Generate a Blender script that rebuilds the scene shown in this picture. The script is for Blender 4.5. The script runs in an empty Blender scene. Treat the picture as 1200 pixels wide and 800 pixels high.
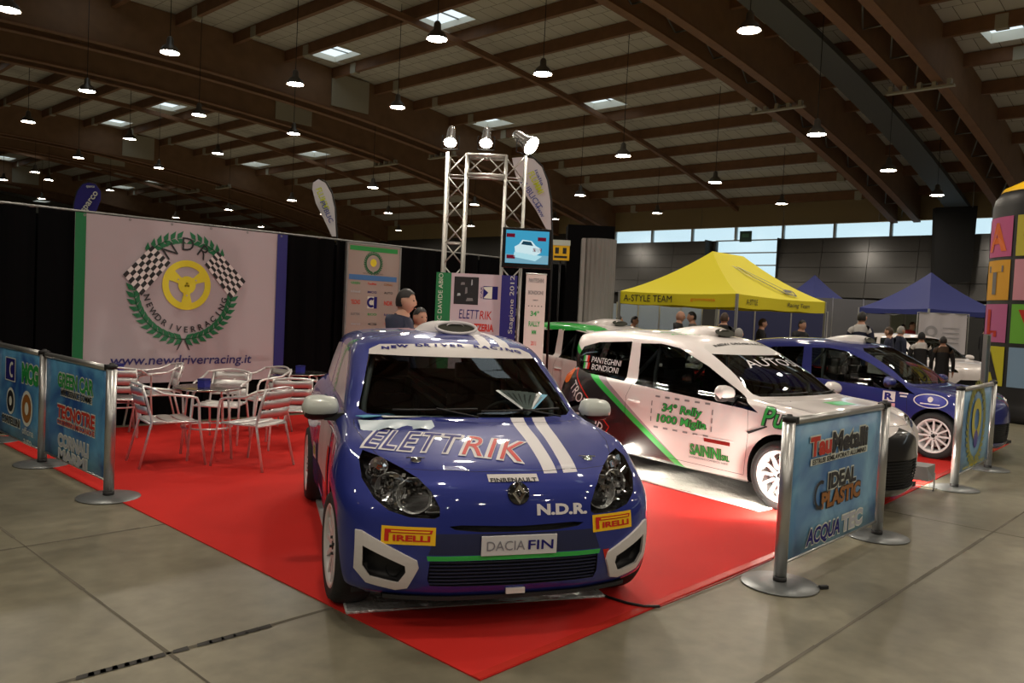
import bpy, bmesh, math, random
import numpy as np
from mathutils import Vector, Matrix
from mathutils.bvhtree import BVHTree
PI = math.pi
D2R = math.radians
random.seed(7)
SC = bpy.context.scene
COL = SC.collection

# ------------------------------------------------------------------ camera
CAM_H = 1.66
FPX = 955.0
RC = ((0.68778467, -0.72440758, 0.04675367),
      (0.00324859, -0.06133434, -0.99811199),
      (0.7259075, 0.68663801, -0.03983152))       # rows: right, down, forward
cam_d = bpy.data.cameras.new('camera')
cam_d.sensor_width = 36.0
cam_d.lens = FPX / 1200 * 36
cam_d.clip_end = 400
cam = bpy.data.objects.new('camera', cam_d)
COL.objects.link(cam)
_m = Matrix((RC[0], [-v for v in RC[1]], [-v for v in RC[2]])).transposed()
cam.matrix_world = Matrix.Translation((0, 0, CAM_H)) @ _m.to_4x4()
SC.camera = cam
# ------------------------------------------------------------------ view + sky
SC.view_settings.view_transform = 'Standard'
SC.view_settings.look = 'None'
SC.view_settings.gamma = 1.0
SC.view_settings.use_curve_mapping = False
SC.view_settings.exposure = 0.0
LAMP_E = 275.0      # pendant lamp discs
SKY_E = 1.25
FLOOD_W = 70.0
w = bpy.data.worlds.new('world')
SC.world = w
w.use_nodes = True
bg = w.node_tree.nodes['Background']
bg.inputs[0].default_value = (0.74, 0.86, 0.90, 1)
bg.inputs[1].default_value = SKY_E


def ray(u, v):
    a = (u - 600, v - 400, FPX)
    return Vector([sum(RC[k][i] * a[k] for k in range(3)) for i in range(3)])


def G(u, v, z=0.0):
    d = ray(u, v)
    t = (z - CAM_H) / d.z
    return Vector((d.x * t, d.y * t, z))


def AT(u, v, s):
    return Vector((0, 0, CAM_H)) + ray(u, v) * (s / FPX)


def ONY(u, v, y):
    d = ray(u, v)
    t = y / d.y
    return Vector((d.x * t, y, CAM_H + d.z * t))


def GS(u, s):
    p = AT(u, 380, s)
    return Vector((p.x, p.y, 0))


# ------------------------------------------------------------------ materials
_M = {}


def hexc(r, g, b):
    f = lambda c: (c / 255 / 12.92) if c / 255 <= 0.04045 else ((c / 255 + 0.055) / 1.055) ** 2.4
    return (f(r), f(g), f(b))


def mat(name, col=(0.8, 0.8, 0.8), rough=0.5, metal=0.0, coat=0.0, spec=0.5, noise=0.0, nscale=8.0,
        bump=0.0, bscale=60.0, emit=None, estr=0.0, flake=False, sheen=0.0, back=None):
    if name in _M:
        return _M[name]
    m = bpy.data.materials.new(name)
    m.use_nodes = True
    nt = m.node_tree
    b = nt.nodes['Principled BSDF']
    b.inputs['Base Color'].default_value = (*col, 1)
    b.inputs['Roughness'].default_value = rough
    b.inputs['Metallic'].default_value = metal
    b.inputs['Specular IOR Level'].default_value = spec
    if coat:
        b.inputs['Coat Weight'].default_value = coat
        b.inputs['Coat Roughness'].default_value = 0.04
    if sheen:
        b.inputs['Sheen Weight'].default_value = sheen
    tc = nt.nodes.new('ShaderNodeTexCoord')
    if noise:
        n = nt.nodes.new('ShaderNodeTexNoise')
        n.inputs['Scale'].default_value = nscale
        n.inputs['Detail'].default_value = 6
        nt.links.new(tc.outputs['Object'], n.inputs['Vector'])
        mx = nt.nodes.new('ShaderNodeMix')
        mx.data_type = 'RGBA'
        nt.links.new(n.outputs['Fac'], mx.inputs[0])
        mx.inputs[6].default_value = (*[c * (1 - noise) for c in col], 1)
        mx.inputs[7].default_value = (*[min(1, c * (1 + noise)) for c in col], 1)
        nt.links.new(mx.outputs[2], b.inputs['Base Color'])
    if bump:
        n2 = nt.nodes.new('ShaderNodeTexNoise')
        n2.inputs['Scale'].default_value = bscale
        n2.inputs['Detail'].default_value = 4
        nt.links.new(tc.outputs['Object'], n2.inputs['Vector'])
        bp = nt.nodes.new('ShaderNodeBump')
        bp.inputs['Strength'].default_value = bump
        bp.inputs['Distance'].default_value = 0.02
        nt.links.new(n2.outputs['Fac'], bp.inputs['Height'])
        nt.links.new(bp.outputs[0], b.inputs['Normal'])
    if emit is not None:
        b.inputs['Emission Color'].default_value = (*emit, 1)
        b.inputs['Emission Strength'].default_value = estr
    if back is not None:      # dark unpainted inner side of a body shell
        out = nt.nodes['Material Output']
        d = nt.nodes.new('ShaderNodeBsdfDiffuse')
        d.inputs[0].default_value = (*back, 1)
        ge = nt.nodes.new('ShaderNodeNewGeometry')
        ms = nt.nodes.new('ShaderNodeMixShader')
        nt.links.new(ge.outputs['Backfacing'], ms.inputs[0])
        nt.links.new(b.outputs[0], ms.inputs[1])
        nt.links.new(d.outputs[0], ms.inputs[2])
        nt.links.new(ms.outputs[0], out.inputs[0])
    _M[name] = m
    return m


def glass(name, tint=(0.3, 0.33, 0.33), gloss=1.0, rough=0.02):
    if name in _M:
        return _M[name]
    m = bpy.data.materials.new(name)
    m.use_nodes = True
    nt = m.node_tree
    nt.nodes.remove(nt.nodes['Principled BSDF'])
    out = nt.nodes['Material Output']
    t = nt.nodes.new('ShaderNodeBsdfTransparent')
    t.inputs[0].default_value = (*tint, 1)
    g = nt.nodes.new('ShaderNodeBsdfGlossy')
    g.inputs['Roughness'].default_value = rough
    g.inputs[0].default_value = (gloss, gloss, gloss, 1)
    fr = nt.nodes.new('ShaderNodeFresnel')
    fr.inputs[0].default_value = 1.5
    ms = nt.nodes.new('ShaderNodeMixShader')
    nt.links.new(fr.outputs[0], ms.inputs[0])
    nt.links.new(t.outputs[0], ms.inputs[1])
    nt.links.new(g.outputs[0], ms.inputs[2])
    nt.links.new(ms.outputs[0], out.inputs[0])
    _M[name] = m
    return m


def emis(name, col, strength):
    if name in _M:
        return _M[name]
    m = bpy.data.materials.new(name)
    m.use_nodes = True
    nt = m.node_tree
    nt.nodes.remove(nt.nodes['Principled BSDF'])
    e = nt.nodes.new('ShaderNodeEmission')
    e.inputs[0].default_value = (*col, 1)
    e.inputs[1].default_value = strength
    nt.links.new(e.outputs[0], nt.nodes['Material Output'].inputs[0])
    _M[name] = m
    return m


# ------------------------------------------------------------------ mesh builder
class MB:
    """collects shapes; build() links them as ONE mesh object"""

    def __init__(s):
        s.v, s.f, s.sm, s.mi = [], [], [], []

    def add(s, vs, fs, smooth=False, mi=0):
        o = len(s.v)
        s.v += [tuple(p) for p in vs]
        for f in fs:
            s.f.append(tuple(i + o for i in f))
            s.sm.append(smooth)
            s.mi.append(mi)
        return s

    def box(s, x0, x1, y0, y1, z0, z1, mi=0, M=None):
        vs = [Vector((x, y, z)) for z in (z0, z1) for y in (y0, y1) for x in (x0, x1)]
        if M is not None:
            vs = [M @ p for p in vs]
        return s.add(vs, [(0, 2, 3, 1), (4, 5, 7, 6), (0, 1, 5, 4), (2, 6, 7, 3), (0, 4, 6, 2), (1, 3, 7, 5)], False, mi)

    def bar(s, a, b, wd, ht, up=(0, 0, 1), mi=0):
        a, b = Vector(a), Vector(b)
        d = (b - a).normalized()
        r = d.cross(Vector(up))
        if r.length < 1e-4:
            r = d.cross(Vector((1, 0, 0)))
        r.normalize()
        u = r.cross(d)
        vs = [p + r * (i * wd / 2) + u * (j * ht / 2) for p in (a, b) for i, j in ((-1, -1), (1, -1), (1, 1), (-1, 1))]
        return s.add(vs, [(0, 3, 2, 1), (4, 5, 6, 7), (0, 1, 5, 4), (1, 2, 6, 5), (2, 3, 7, 6), (3, 0, 4, 7)], False, mi)

    def tube(s, pts, r, n=8, mi=0, closed=False, cap=True):
        pts = [Vector(p) for p in pts]
        N = len(pts)
        rr = r if isinstance(r, (list, tuple)) else [r] * N
        vs = []
        pu = None
        for i, p in enumerate(pts):
            if closed:
                t = (pts[(i + 1) % N] - pts[i - 1]).normalized()
            else:
                t = (pts[min(i + 1, N - 1)] - pts[max(i - 1, 0)]).normalized()
            if pu is None:
                u = t.cross(Vector((0, 0, 1)))
                if u.length < 1e-3:
                    u = t.cross(Vector((1, 0, 0)))
            else:
                u = pu - t * pu.dot(t)
            u.normalize()
            pu = u
            w_ = t.cross(u)
            for k in range(n):
                a = 2 * PI * k / n
                vs.append(p + (u * math.cos(a) + w_ * math.sin(a)) * rr[i])
        fs = []
        for i in range(N if closed else N - 1):
            j = (i + 1) % N
            for k in range(n):
                l = (k + 1) % n
                fs.append((i * n + k, i * n + l, j * n + l, j * n + k))
        if cap and not closed:
            fs.append(tuple(range(n - 1, -1, -1)))
            fs.append(tuple((N - 1) * n + k for k in range(n)))
        return s.add(vs, fs, True, mi)

    def lathe(s, prof, M=None, n=24, mi=0, smooth=True, cap=True):
        """prof: (r, z) pairs about local z"""
        vs, fs = [], []
        for r, z in prof:
            for k in range(n):
                a = 2 * PI * k / n
                p = Vector((r * math.cos(a), r * math.sin(a), z))
                vs.append(M @ p if M is not None else p)
        for i in range(len(prof) - 1):
            for k in range(n):
                l = (k + 1) % n
                fs.append((i * n + k, i * n + l, (i + 1) * n + l, (i + 1) * n + k))
        if cap and prof[0][0] > 1e-6:
            fs.append(tuple(range(n - 1, -1, -1)))
        if cap and prof[-1][0] > 1e-6:
            fs.append(tuple((len(prof) - 1) * n + k for k in range(n)))
        return s.add(vs, fs, smooth, mi)

    def prism(s, poly, M, t, mi=0):
        """poly in local xy, thickness t along local z"""
        n = len(poly)
        vs = [M @ Vector((x, y, 0)) for x, y in poly] + [M @ Vector((x, y, t)) for x, y in poly]
        fs = [tuple(range(n - 1, -1, -1)), tuple(range(n, 2 * n))]
        for i in range(n):
            j = (i + 1) % n
            fs.append((i, j, n + j, n + i))
        return s.add(vs, fs, False, mi)

    def grid(s, fn, nu, nv, smooth=True, mi=0):
        vs = [fn(i / nu, j / nv) for j in range(nv + 1) for i in range(nu + 1)]
        fs = [(j * (nu + 1) + i, j * (nu + 1) + i + 1, (j + 1) * (nu + 1) + i + 1, (j + 1) * (nu + 1) + i)
              for j in range(nv) for i in range(nu)]
        return s.add(vs, fs, smooth, mi)

    def mesh(s, name, mats):
        me = bpy.data.meshes.new(name)
        me.from_pydata(s.v, [], s.f)
        if not isinstance(mats, (list, tuple)):
            mats = [mats]
        for m in mats:
            me.materials.append(m)
        me.polygons.foreach_set('use_smooth', s.sm)
        me.polygons.foreach_set('material_index', s.mi)
        me.update()
        return me

    def build(s, name, mats, parent=None, bevel=0.0, fix=True):
        me = s.mesh(name, mats)
        if fix:
            bm = bmesh.new()
            bm.from_mesh(me)
            bmesh.ops.recalc_face_normals(bm, faces=bm.faces)
            bm.to_mesh(me)
            bm.free()
        return link(name, me, parent, bevel)


def link(name, me, parent=None, bevel=0.0):
    o = bpy.data.objects.new(name, me)
    COL.objects.link(o)
    if parent is not None:
        o.parent = parent
    if bevel:
        b = o.modifiers.new('bevel', 'BEVEL')
        b.width = bevel
        b.segments = 2
        b.limit_method = 'ANGLE'
    return o


def empty(name, loc=(0, 0, 0), rz=0.0, label=None, cat=None, group=None, kind=None):
    o = bpy.data.objects.new(name, None)
    COL.objects.link(o)
    o.location = loc
    o.rotation_euler = (0, 0, rz)
    o.empty_display_size = 0.1
    tag(o, label, cat, group, kind)
    return o


def tag(o, label=None, cat=None, group=None, kind=None):
    if label:
        o['label'] = label
    if cat:
        o['category'] = cat
    if group:
        o['group'] = group
    if kind:
        o['kind'] = kind
    return o


def copy_tree(o, parent=None, swap=None):
    c = o.copy()
    COL.objects.link(c)
    c.parent = parent
    if swap and c.data is not None:
        for a, b in swap.items():
            for ms in c.material_slots:
                if ms.material and ms.material.name == a:
                    ms.link = 'OBJECT'
                    ms.material = b
    for ch in list(o.children):
        copy_tree(ch, c, swap)
    return c


# ------------------------------------------------------------------ lettering
def text_polys(txt, size=1.0, shear=0.0, bold=0.0, spacing=1.0, width=None, height=None, align='CENTER', curve_res=3):
    """triangulated lettering in the xy plane, optionally fitted to width x height; returns verts, faces"""
    cu = bpy.data.curves.new('lettering', 'FONT')
    cu.body = txt
    cu.size = size
    cu.shear = shear
    cu.offset = bold
    cu.space_character = spacing
    cu.align_x = 'LEFT'
    cu.resolution_u = curve_res
    o = bpy.data.objects.new('lettering', cu)
    COL.objects.link(o)
    bpy.context.view_layer.update()
    me = bpy.data.meshes.new_from_object(o.evaluated_get(bpy.context.evaluated_depsgraph_get()))
    vs = [Vector((v.co.x, v.co.y)) for v in me.vertices]
    fs = [tuple(p.vertices) for p in me.polygons]
    bpy.data.objects.remove(o)
    bpy.data.curves.remove(cu)
    bpy.data.meshes.remove(me)
    x0, x1 = min(v.x for v in vs), max(v.x for v in vs)
    y0, y1 = min(v.y for v in vs), max(v.y for v in vs)
    sx = width / (x1 - x0) if width else 1.0
    sy = height / (y1 - y0) if height else sx if width else 1.0
    if height and not width:
        sx = sy
    cx, cy = (x0 + x1) / 2, (y0 + y1) / 2
    return [((v.x - cx) * sx, (v.y - cy) * sy) for v in vs], fs


class Sheet:
    """a printed plane: origin at its centre, x along the print, y up the print, lifted layer by layer"""

    def __init__(s, parent, O, X, Y, step=0.0015):
        s.parent, s.O, s.X, s.Y = parent, Vector(O), Vector(X).normalized(), Vector(Y).normalized()
        s.N = s.X.cross(s.Y)
        s.step = step
        s.k = 1

    def P(s, x, y, k=None):
        return s.O + s.X * x + s.Y * y + s.N * (s.step * (s.k if k is None else k))

    def put(s, name, vs, fs, m, k=1):
        mb = MB()
        mb.add([s.P(x, y, k) for x, y in vs], fs)
        return mb.build(name, m, s.parent, fix=False)

    def rect(s, name, x0, x1, y0, y1, m, k=1):
        return s.put(name, [(x0, y0), (x1, y0), (x1, y1), (x0, y1)], [(0, 1, 2, 3)], m, k)

    def poly(s, name, pts, m, k=1):
        return s.put(name, pts, [tuple(range(len(pts)))], m, k)

    def text(s, name, txt, cx, cy, w=None, h=None, m=None, k=2, rot=0.0, **kw):
        vs, fs = text_polys(txt, width=w, height=h, **kw)
        c, sn = math.cos(rot), math.sin(rot)
        vs = [(cx + x * c - y * sn, cy + x * sn + y * c) for x, y in vs]
        return s.put(name, vs, fs, m, k)
# ------------------------------------------------------------------ cars
def pchip(xk, yk, xq):
    xk, yk = np.asarray(xk, float), np.asarray(yk, float)
    hk = np.diff(xk)[:, None]
    dk = np.diff(yk, axis=0) / hk
    m = np.zeros_like(yk)
    w1 = 2 * hk[1:] + hk[:-1]
    w2 = hk[1:] + 2 * hk[:-1]
    a, b = dk[:-1], dk[1:]
    with np.errstate(divide='ignore', invalid='ignore'):
        mm = (w1 + w2) / (w1 / a + w2 / b)
    mm[(a * b <= 0) | ~np.isfinite(mm)] = 0
    m[1:-1] = mm
    m[0], m[-1] = dk[0], dk[-1]
    i = np.clip(np.searchsorted(xk, xq, side='right') - 1, 0, len(xk) - 2)
    t = ((xq - xk[i]) / hk[i, 0])[:, None]
    H = hk[i]
    return ((1 + 2 * t) * (1 - t) ** 2) * yk[i] + t * (1 - t) ** 2 * H * m[i] + t * t * (3 - 2 * t) * yk[i + 1] + t * t * (t - 1) * H * m[i + 1]


# half body, front axle at x = 0, rows bottom to roof, columns front centre round to rear centre
HATCH = [
 [(.56,0,.17),(.54,.3,.17),(.49,.5,.17),(.41,.66,.17),(.31,.77,.17),(0,.80,.17),(-.5,.75,.17),(-1.1,.75,.17),(-1.75,.75,.17),(-2.367,.80,.18),(-2.75,.70,.25),(-2.86,.42,.28),(-2.88,0,.28)],
 [(.62,0,.22),(.61,.3,.22),(.56,.53,.22),(.47,.73,.225),(.34,.84,.23),(0,.88,.24),(-.5,.82,.21),(-1.1,.82,.20),(-1.75,.82,.21),(-2.367,.87,.24),(-2.80,.77,.30),(-2.92,.45,.32),(-2.95,0,.32)],
 [(.668,0,.42),(.655,.3,.42),(.605,.55,.42),(.51,.755,.42),(.355,.865,.43),(0,.90,.44),(-.5,.84,.42),(-1.1,.84,.42),(-1.75,.84,.42),(-2.367,.885,.44),(-2.82,.79,.48),(-2.95,.46,.48),(-2.99,0,.48)],
 [(.655,0,.56),(.64,.3,.56),(.59,.55,.57),(.48,.765,.60),(.33,.865,.62),(0,.90,.66),(-.5,.85,.62),(-1.1,.85,.62),(-1.75,.85,.63),(-2.367,.885,.68),(-2.82,.78,.66),(-2.94,.45,.66),(-2.97,0,.66)],
 [(.61,0,.73),(.595,.3,.73),(.53,.52,.74),(.38,.69,.775),(.21,.785,.83),(0,.83,.885),(-.5,.835,.90),(-1.1,.83,.93),(-1.75,.83,.95),(-2.367,.83,.96),(-2.78,.72,.95),(-2.89,.42,.95),(-2.92,0,.95)],
 [(.50,0,.815),(.48,.3,.815),(.40,.50,.82),(.23,.65,.855),(.04,.735,.90),(-.15,.775,.93),(-.5,.795,.95),(-1.1,.80,.970),(-1.75,.79,1.0),(-2.367,.77,1.03),(-2.70,.68,1.03),(-2.82,.42,1.0),(-2.85,0,1.0)],
 [(.12,0,.905),(.11,.28,.902),(.05,.46,.90),(-.04,.59,.91),(-.16,.69,.93),(-.29,.745,.948),(-.55,.775,.968),(-1.1,.782,.985),(-1.75,.78,1.01),(-2.367,.75,1.04),(-2.68,.66,1.05),(-2.8,.42,1.03),(-2.83,0,1.03)],
 [(-.27,0,.96),(-.28,.28,.96),(-.32,.50,.96),(-.37,.65,.962),(-.43,.73,.965),(-.54,.765,.975),(-.70,.77,.985),(-1.15,.77,1.0),(-1.75,.765,1.02),(-2.367,.74,1.05),(-2.66,.655,1.06),(-2.78,.42,1.05),(-2.81,0,1.05)],
 [(-.65,0,1.205),(-.66,.29,1.20),(-.69,.49,1.19),(-.73,.615,1.18),(-.79,.68,1.175),(-.88,.71,1.185),(-1.0,.715,1.2),(-1.3,.715,1.2),(-1.78,.71,1.21),(-2.30,.695,1.22),(-2.57,.62,1.23),(-2.69,.40,1.22),(-2.72,0,1.22)],
 [(-1.05,0,1.415),(-1.06,.28,1.41),(-1.09,.46,1.395),(-1.11,.575,1.375),(-1.15,.63,1.362),(-1.22,.65,1.365),(-1.32,.655,1.375),(-1.55,.655,1.39),(-1.85,.65,1.395),(-2.2,.635,1.38),(-2.46,.56,1.36),(-2.56,.37,1.37),(-2.59,0,1.375)],
 [(-1.17,0,1.44),(-1.18,.24,1.438),(-1.2,.38,1.43),(-1.23,.46,1.42),(-1.28,.50,1.42),(-1.35,.52,1.425),(-1.45,.525,1.432),(-1.6,.53,1.44),(-1.85,.53,1.445),(-2.15,.52,1.43),(-2.36,.46,1.41),(-2.46,.31,1.405),(-2.49,0,1.41)],
 [(-1.32,0,1.468),(-1.325,0,1.468),(-1.34,0,1.469),(-1.36,0,1.47),(-1.40,0,1.472),(-1.46,0,1.474),(-1.54,0,1.476),(-1.68,0,1.478),(-1.85,0,1.477),(-2.05,0,1.47),(-2.2,0,1.46),(-2.28,0,1.45),(-2.31,0,1.445)],
]


def warp(tab, xs, zs):
    fx = lambda x: float(np.interp(x, [a for a, b in xs], [b for a, b in xs]))
    fz = lambda z: float(np.interp(z, [a for a, b in zs], [b for a, b in zs]))
    return [[(fx(x), y, fz(z)) for x, y, z in row] for row in tab]


CLIO = warp(HATCH, [(-3, -3.17), (-2.367, -2.575), (-1.75, -1.98), (-1.05, -1.17), (-.5, -.42), (-.27, -.20), (.1, .18), (.5, .545), (.67, .70)],
            [(0, 0), (.9, .89), (1.0, .96), (1.4, 1.43), (1.5, 1.525)])


def _tail(p):
    x, y, z = p
    if z > .98 and x < -1.9:
        x -= (min(z, 1.45) - .98) / .42 * .26 * min(1, (-x - 1.9) / .75)
    if x > .25:
        x = max(x - .5 * y * y * min(1, (x - .25) / .3), min(x, .375))
    return (x, y, z)


CLIO = [[_tail(p) for p in row] for row in CLIO]


def surf(tab, du=7, dv=6):
    A = np.array(tab)                      # rows, cols, 3
    R_, C_ = A.shape[:2]
    mir = A * np.array([1, -1, 1])
    A2 = np.concatenate([mir[:, 2:0:-1], A, mir[:, -2:-4:-1]], 1)   # mirrored ends for smooth centre line
    ck = np.arange(A2.shape[1]) - 2.0
    cq = np.linspace(0, C_ - 1, (C_ - 1) * du + 1)
    B = np.stack([pchip(ck, A2[r], cq) for r in range(R_)])          # rows, Q, 3
    B[:, 0, 1] = 0
    B[:, -1, 1] = 0
    B2 = np.concatenate([B, B[-2:-3:-1] * np.array([1, -1, 1])], 0)
    # chord length parameter, shared by all columns
    d = np.linalg.norm(np.diff(B2, axis=0), axis=2).mean(1)
    rk = np.concatenate([[0], np.cumsum(d)])
    rq = np.concatenate([np.linspace(rk[i], rk[i + 1], dv, endpoint=False) for i in range(R_ - 1)] + [[rk[R_ - 1]]])
    S = np.stack([pchip(rk, B2[:, q], rq) for q in range(B.shape[1])], 1)   # RQ, Q, 3
    S[-1, :, 1] = 0
    return S


def half_bm(tab):
    S = surf(tab)
    bm = bmesh.new()
    nr, nc = S.shape[:2]
    vs = [[bm.verts.new(S[r, c]) for c in range(nc)] for r in range(nr)]
    for r in range(nr - 1):
        for c in range(nc - 1):
            # outward for the y > 0 half
            bm.faces.new((vs[r][c], vs[r][c + 1], vs[r + 1][c + 1], vs[r + 1][c]))
    bmesh.ops.remove_doubles(bm, verts=bm.verts, dist=0.0004)
    bm.normal_update()
    for f in bm.faces:
        f.smooth = True
    return bm


SIDE = (0, 2)
FRONT = (1, 2)
TOP = (0, 1)


def inpoly(p, poly):
    x, y = p
    c = False
    j = len(poly) - 1
    for i in range(len(poly)):
        xi, yi = poly[i]
        xj, yj = poly[j]
        if (yi > y) != (yj > y) and x < (xj - xi) * (y - yi) / (yj - yi) + xi:
            c = not c
        j = i
    return c


def cut(bm, poly, ax, flt, inside=True):
    """cookie cutter: cuts the outline poly (projected along the third axis) into bm, returns the faces inside"""
    i, j = ax
    x0, x1 = min(p[0] for p in poly) - .002, max(p[0] for p in poly) + .002
    y0, y1 = min(p[1] for p in poly) - .002, max(p[1] for p in poly) + .002

    def near(f):
        a = [v.co[i] for v in f.verts]
        b = [v.co[j] for v in f.verts]
        return max(a) >= x0 and min(a) <= x1 and max(b) >= y0 and min(b) <= y1

    cand = set(f for f in bm.faces if near(f) and flt(f))
    n = len(poly)
    for k in range(n):
        p, q = poly[k], poly[(k + 1) % n]
        dx, dy = q[0] - p[0], q[1] - p[1]
        L = math.hypot(dx, dy)
        if L < 1e-6:
            continue
        nn = [0.0, 0.0, 0.0]
        nn[i], nn[j] = dy / L, -dx / L
        co = [0.0, 0.0, 0.0]
        co[i], co[j] = p
        bx0, bx1 = min(p[0], q[0]) - 1e-4, max(p[0], q[0]) + 1e-4
        by0, by1 = min(p[1], q[1]) - 1e-4, max(p[1], q[1]) + 1e-4
        sel = []
        for f in cand:
            if not f.is_valid:
                continue
            a = [v.co[i] for v in f.verts]
            b = [v.co[j] for v in f.verts]
            if max(a) < bx0 or min(a) > bx1 or max(b) < by0 or min(b) > by1:
                continue
            dd = [(v.co[i] - p[0]) * nn[i] + (v.co[j] - p[1]) * nn[j] for v in f.verts]
            if max(dd) > 1e-5 and min(dd) < -1e-5:
                sel.append(f)
        if not sel:
            continue
        geom = set(sel)
        for f in sel:
            geom.update(f.edges)
            geom.update(f.verts)
        res = bmesh.ops.bisect_plane(bm, geom=list(geom), dist=1e-5, plane_co=co, plane_no=nn)
        cand = set(f for f in cand if f.is_valid)
        cand.update(f for f in res['geom'] if isinstance(f, bmesh.types.BMFace))
        cand.update(f for f in res['geom_cut'] if isinstance(f, bmesh.types.BMFace))
    out = []
    for f in cand:
        if f.is_valid:
            c = f.calc_center_median()
            if inpoly((c[i], c[j]), poly):
                out.append(f)
    return out


def sub_bm(bm, faces, keep=None):
    """copies faces into a fresh bmesh"""
    nb = bmesh.new()
    mp = {}
    for f in faces:
        vs = []
        for v in f.verts:
            if v not in mp:
                mp[v] = nb.verts.new(v.co)
            vs.append(mp[v])
        try:
            g = nb.faces.new(vs)
            g.material_index = f.material_index
            g.smooth = True
        except ValueError:
            pass
    nb.normal_update()
    return nb


def bm_obj(name, bm, mats, parent, free=True):
    me = bpy.data.meshes.new(name)
    bm.to_mesh(me)
    if free:
        bm.free()
    for m in (mats if isinstance(mats, (list, tuple)) else [mats]):
        me.materials.append(m)
    return link(name, me, parent)


def mirror_bm(bm):
    g = bmesh.ops.duplicate(bm, geom=bm.verts[:] + bm.edges[:] + bm.faces[:])
    nv = [e for e in g['geom'] if isinstance(e, bmesh.types.BMVert)]
    nf = [e for e in g['geom'] if isinstance(e, bmesh.types.BMFace)]
    for v in nv:
        v.co.y = -v.co.y
    bmesh.ops.reverse_faces(bm, faces=nf)
    bmesh.ops.remove_doubles(bm, verts=[v for v in bm.verts if abs(v.co.y) < 0.0008], dist=0.0006)
    bm.normal_update()


def panel_gap(bm, faces, mi, w_=0.004, d=0.006):
    """recesses a thin dark joint round the region; returns the region's inner faces"""
    faces = [f for f in faces if f.is_valid]
    r = bmesh.ops.inset_region(bm, faces=faces, thickness=w_, depth=0, use_boundary=False, use_even_offset=False)
    for f in r['faces']:
        f.material_index = mi
        f.smooth = False
    return faces


def circ(cx, cz, r, n=28, a0=0.0, a1=2 * PI):
    return [(cx + r * math.cos(a0 + (a1 - a0) * k / n), cz + r * math.sin(a0 + (a1 - a0) * k / n)) for k in range(n)]


def arc_region(cx, cz, r, n=22, zb=0.0):
    """wheel opening: circle above its centre, straight down below"""
    p = [(cx + r * math.cos(PI * k / n), cz + r * math.sin(PI * k / n)) for k in range(n + 1)]
    return [(cx + r, zb)] + p + [(cx - r, zb)]


def ray_local(bvh, P, D):
    h = bvh.ray_cast(Vector(P), Vector(D))
    return h[0], h[1]


def decal(parent, bvh, name, vs, fs, O, X, Y, m, off=0.002, cell=0.03):
    """a printed shape (vs, fs in x right / y up) laid onto the body: O origin, X and Y in car space"""
    O, X, Y = Vector(O), Vector(X), Vector(Y)
    N = X.cross(Y).normalized()
    bm = bmesh.new()
    bv = [bm.verts.new((x, y, 0)) for x, y in vs]
    for f in fs:
        try:
            bm.faces.new([bv[i] for i in f])
        except ValueError:
            pass
    xs, ys = [p[0] for p in vs], [p[1] for p in vs]
    for ax, lo, hi in ((0, min(xs), max(xs)), (1, min(ys), max(ys))):
        k = lo + cell
        while k < hi:
            no = (1, 0, 0) if ax == 0 else (0, 1, 0)
            co = (k, 0, 0) if ax == 0 else (0, k, 0)
            bmesh.ops.bisect_plane(bm, geom=bm.verts[:] + bm.edges[:] + bm.faces[:], dist=1e-5, plane_co=co, plane_no=no)
            k += cell
    bad = []
    for v in bm.verts:
        P = O + X * v.co.x + Y * v.co.y
        h, nn = ray_local(bvh, P + N * 0.6, -N)
        if h is None or (h - P).length > 0.5:
            bad.append(v)
        else:
            v.co = h + (nn if nn.dot(N) > 0 else -nn) * off
    if bad:
        bmesh.ops.delete(bm, geom=bad, context='VERTS')
    bm.normal_update()
    for f in bm.faces:
        if f.normal.dot(N) < 0:
            f.normal_flip()
    for f in bm.faces:
        f.smooth = True
    return bm_obj(name, bm, m, parent)


def dtext(parent, bvh, name, txt, O, X, Y, w_, h_, m, off=0.0025, **kw):
    vs, fs = text_polys(txt, width=w_, height=h_, **kw)
    return decal(parent, bvh, name, vs, fs, O, X, Y, m, off)


def drect(parent, bvh, name, O, X, Y, w_, h_, m, off=0.002, sk=0.0):
    return decal(parent, bvh, name, [(-w_ / 2 - sk, -h_ / 2), (w_ / 2 - sk, -h_ / 2), (w_ / 2 + sk, h_ / 2), (-w_ / 2 + sk, h_ / 2)], [(0, 1, 2, 3)], O, X, Y, m, off)


# ---- wheels
M_TYRE = mat('tyre rubber', (0.012, 0.012, 0.013), 0.75, bump=0.2, bscale=90)
M_RIM = mat('white rim paint', (0.62, 0.60, 0.60), 0.3, coat=0.3)
M_DARK = mat('matt black plastic', (0.008, 0.008, 0.009), 0.6)
M_DISC = mat('brake disc steel', (0.35, 0.34, 0.33), 0.35, 1.0)
M_CHROME = mat('chrome', (0.75, 0.75, 0.76), 0.08, 1.0)
M_SEAM = mat('panel joint', (0.004, 0.004, 0.005), 0.8)


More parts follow.
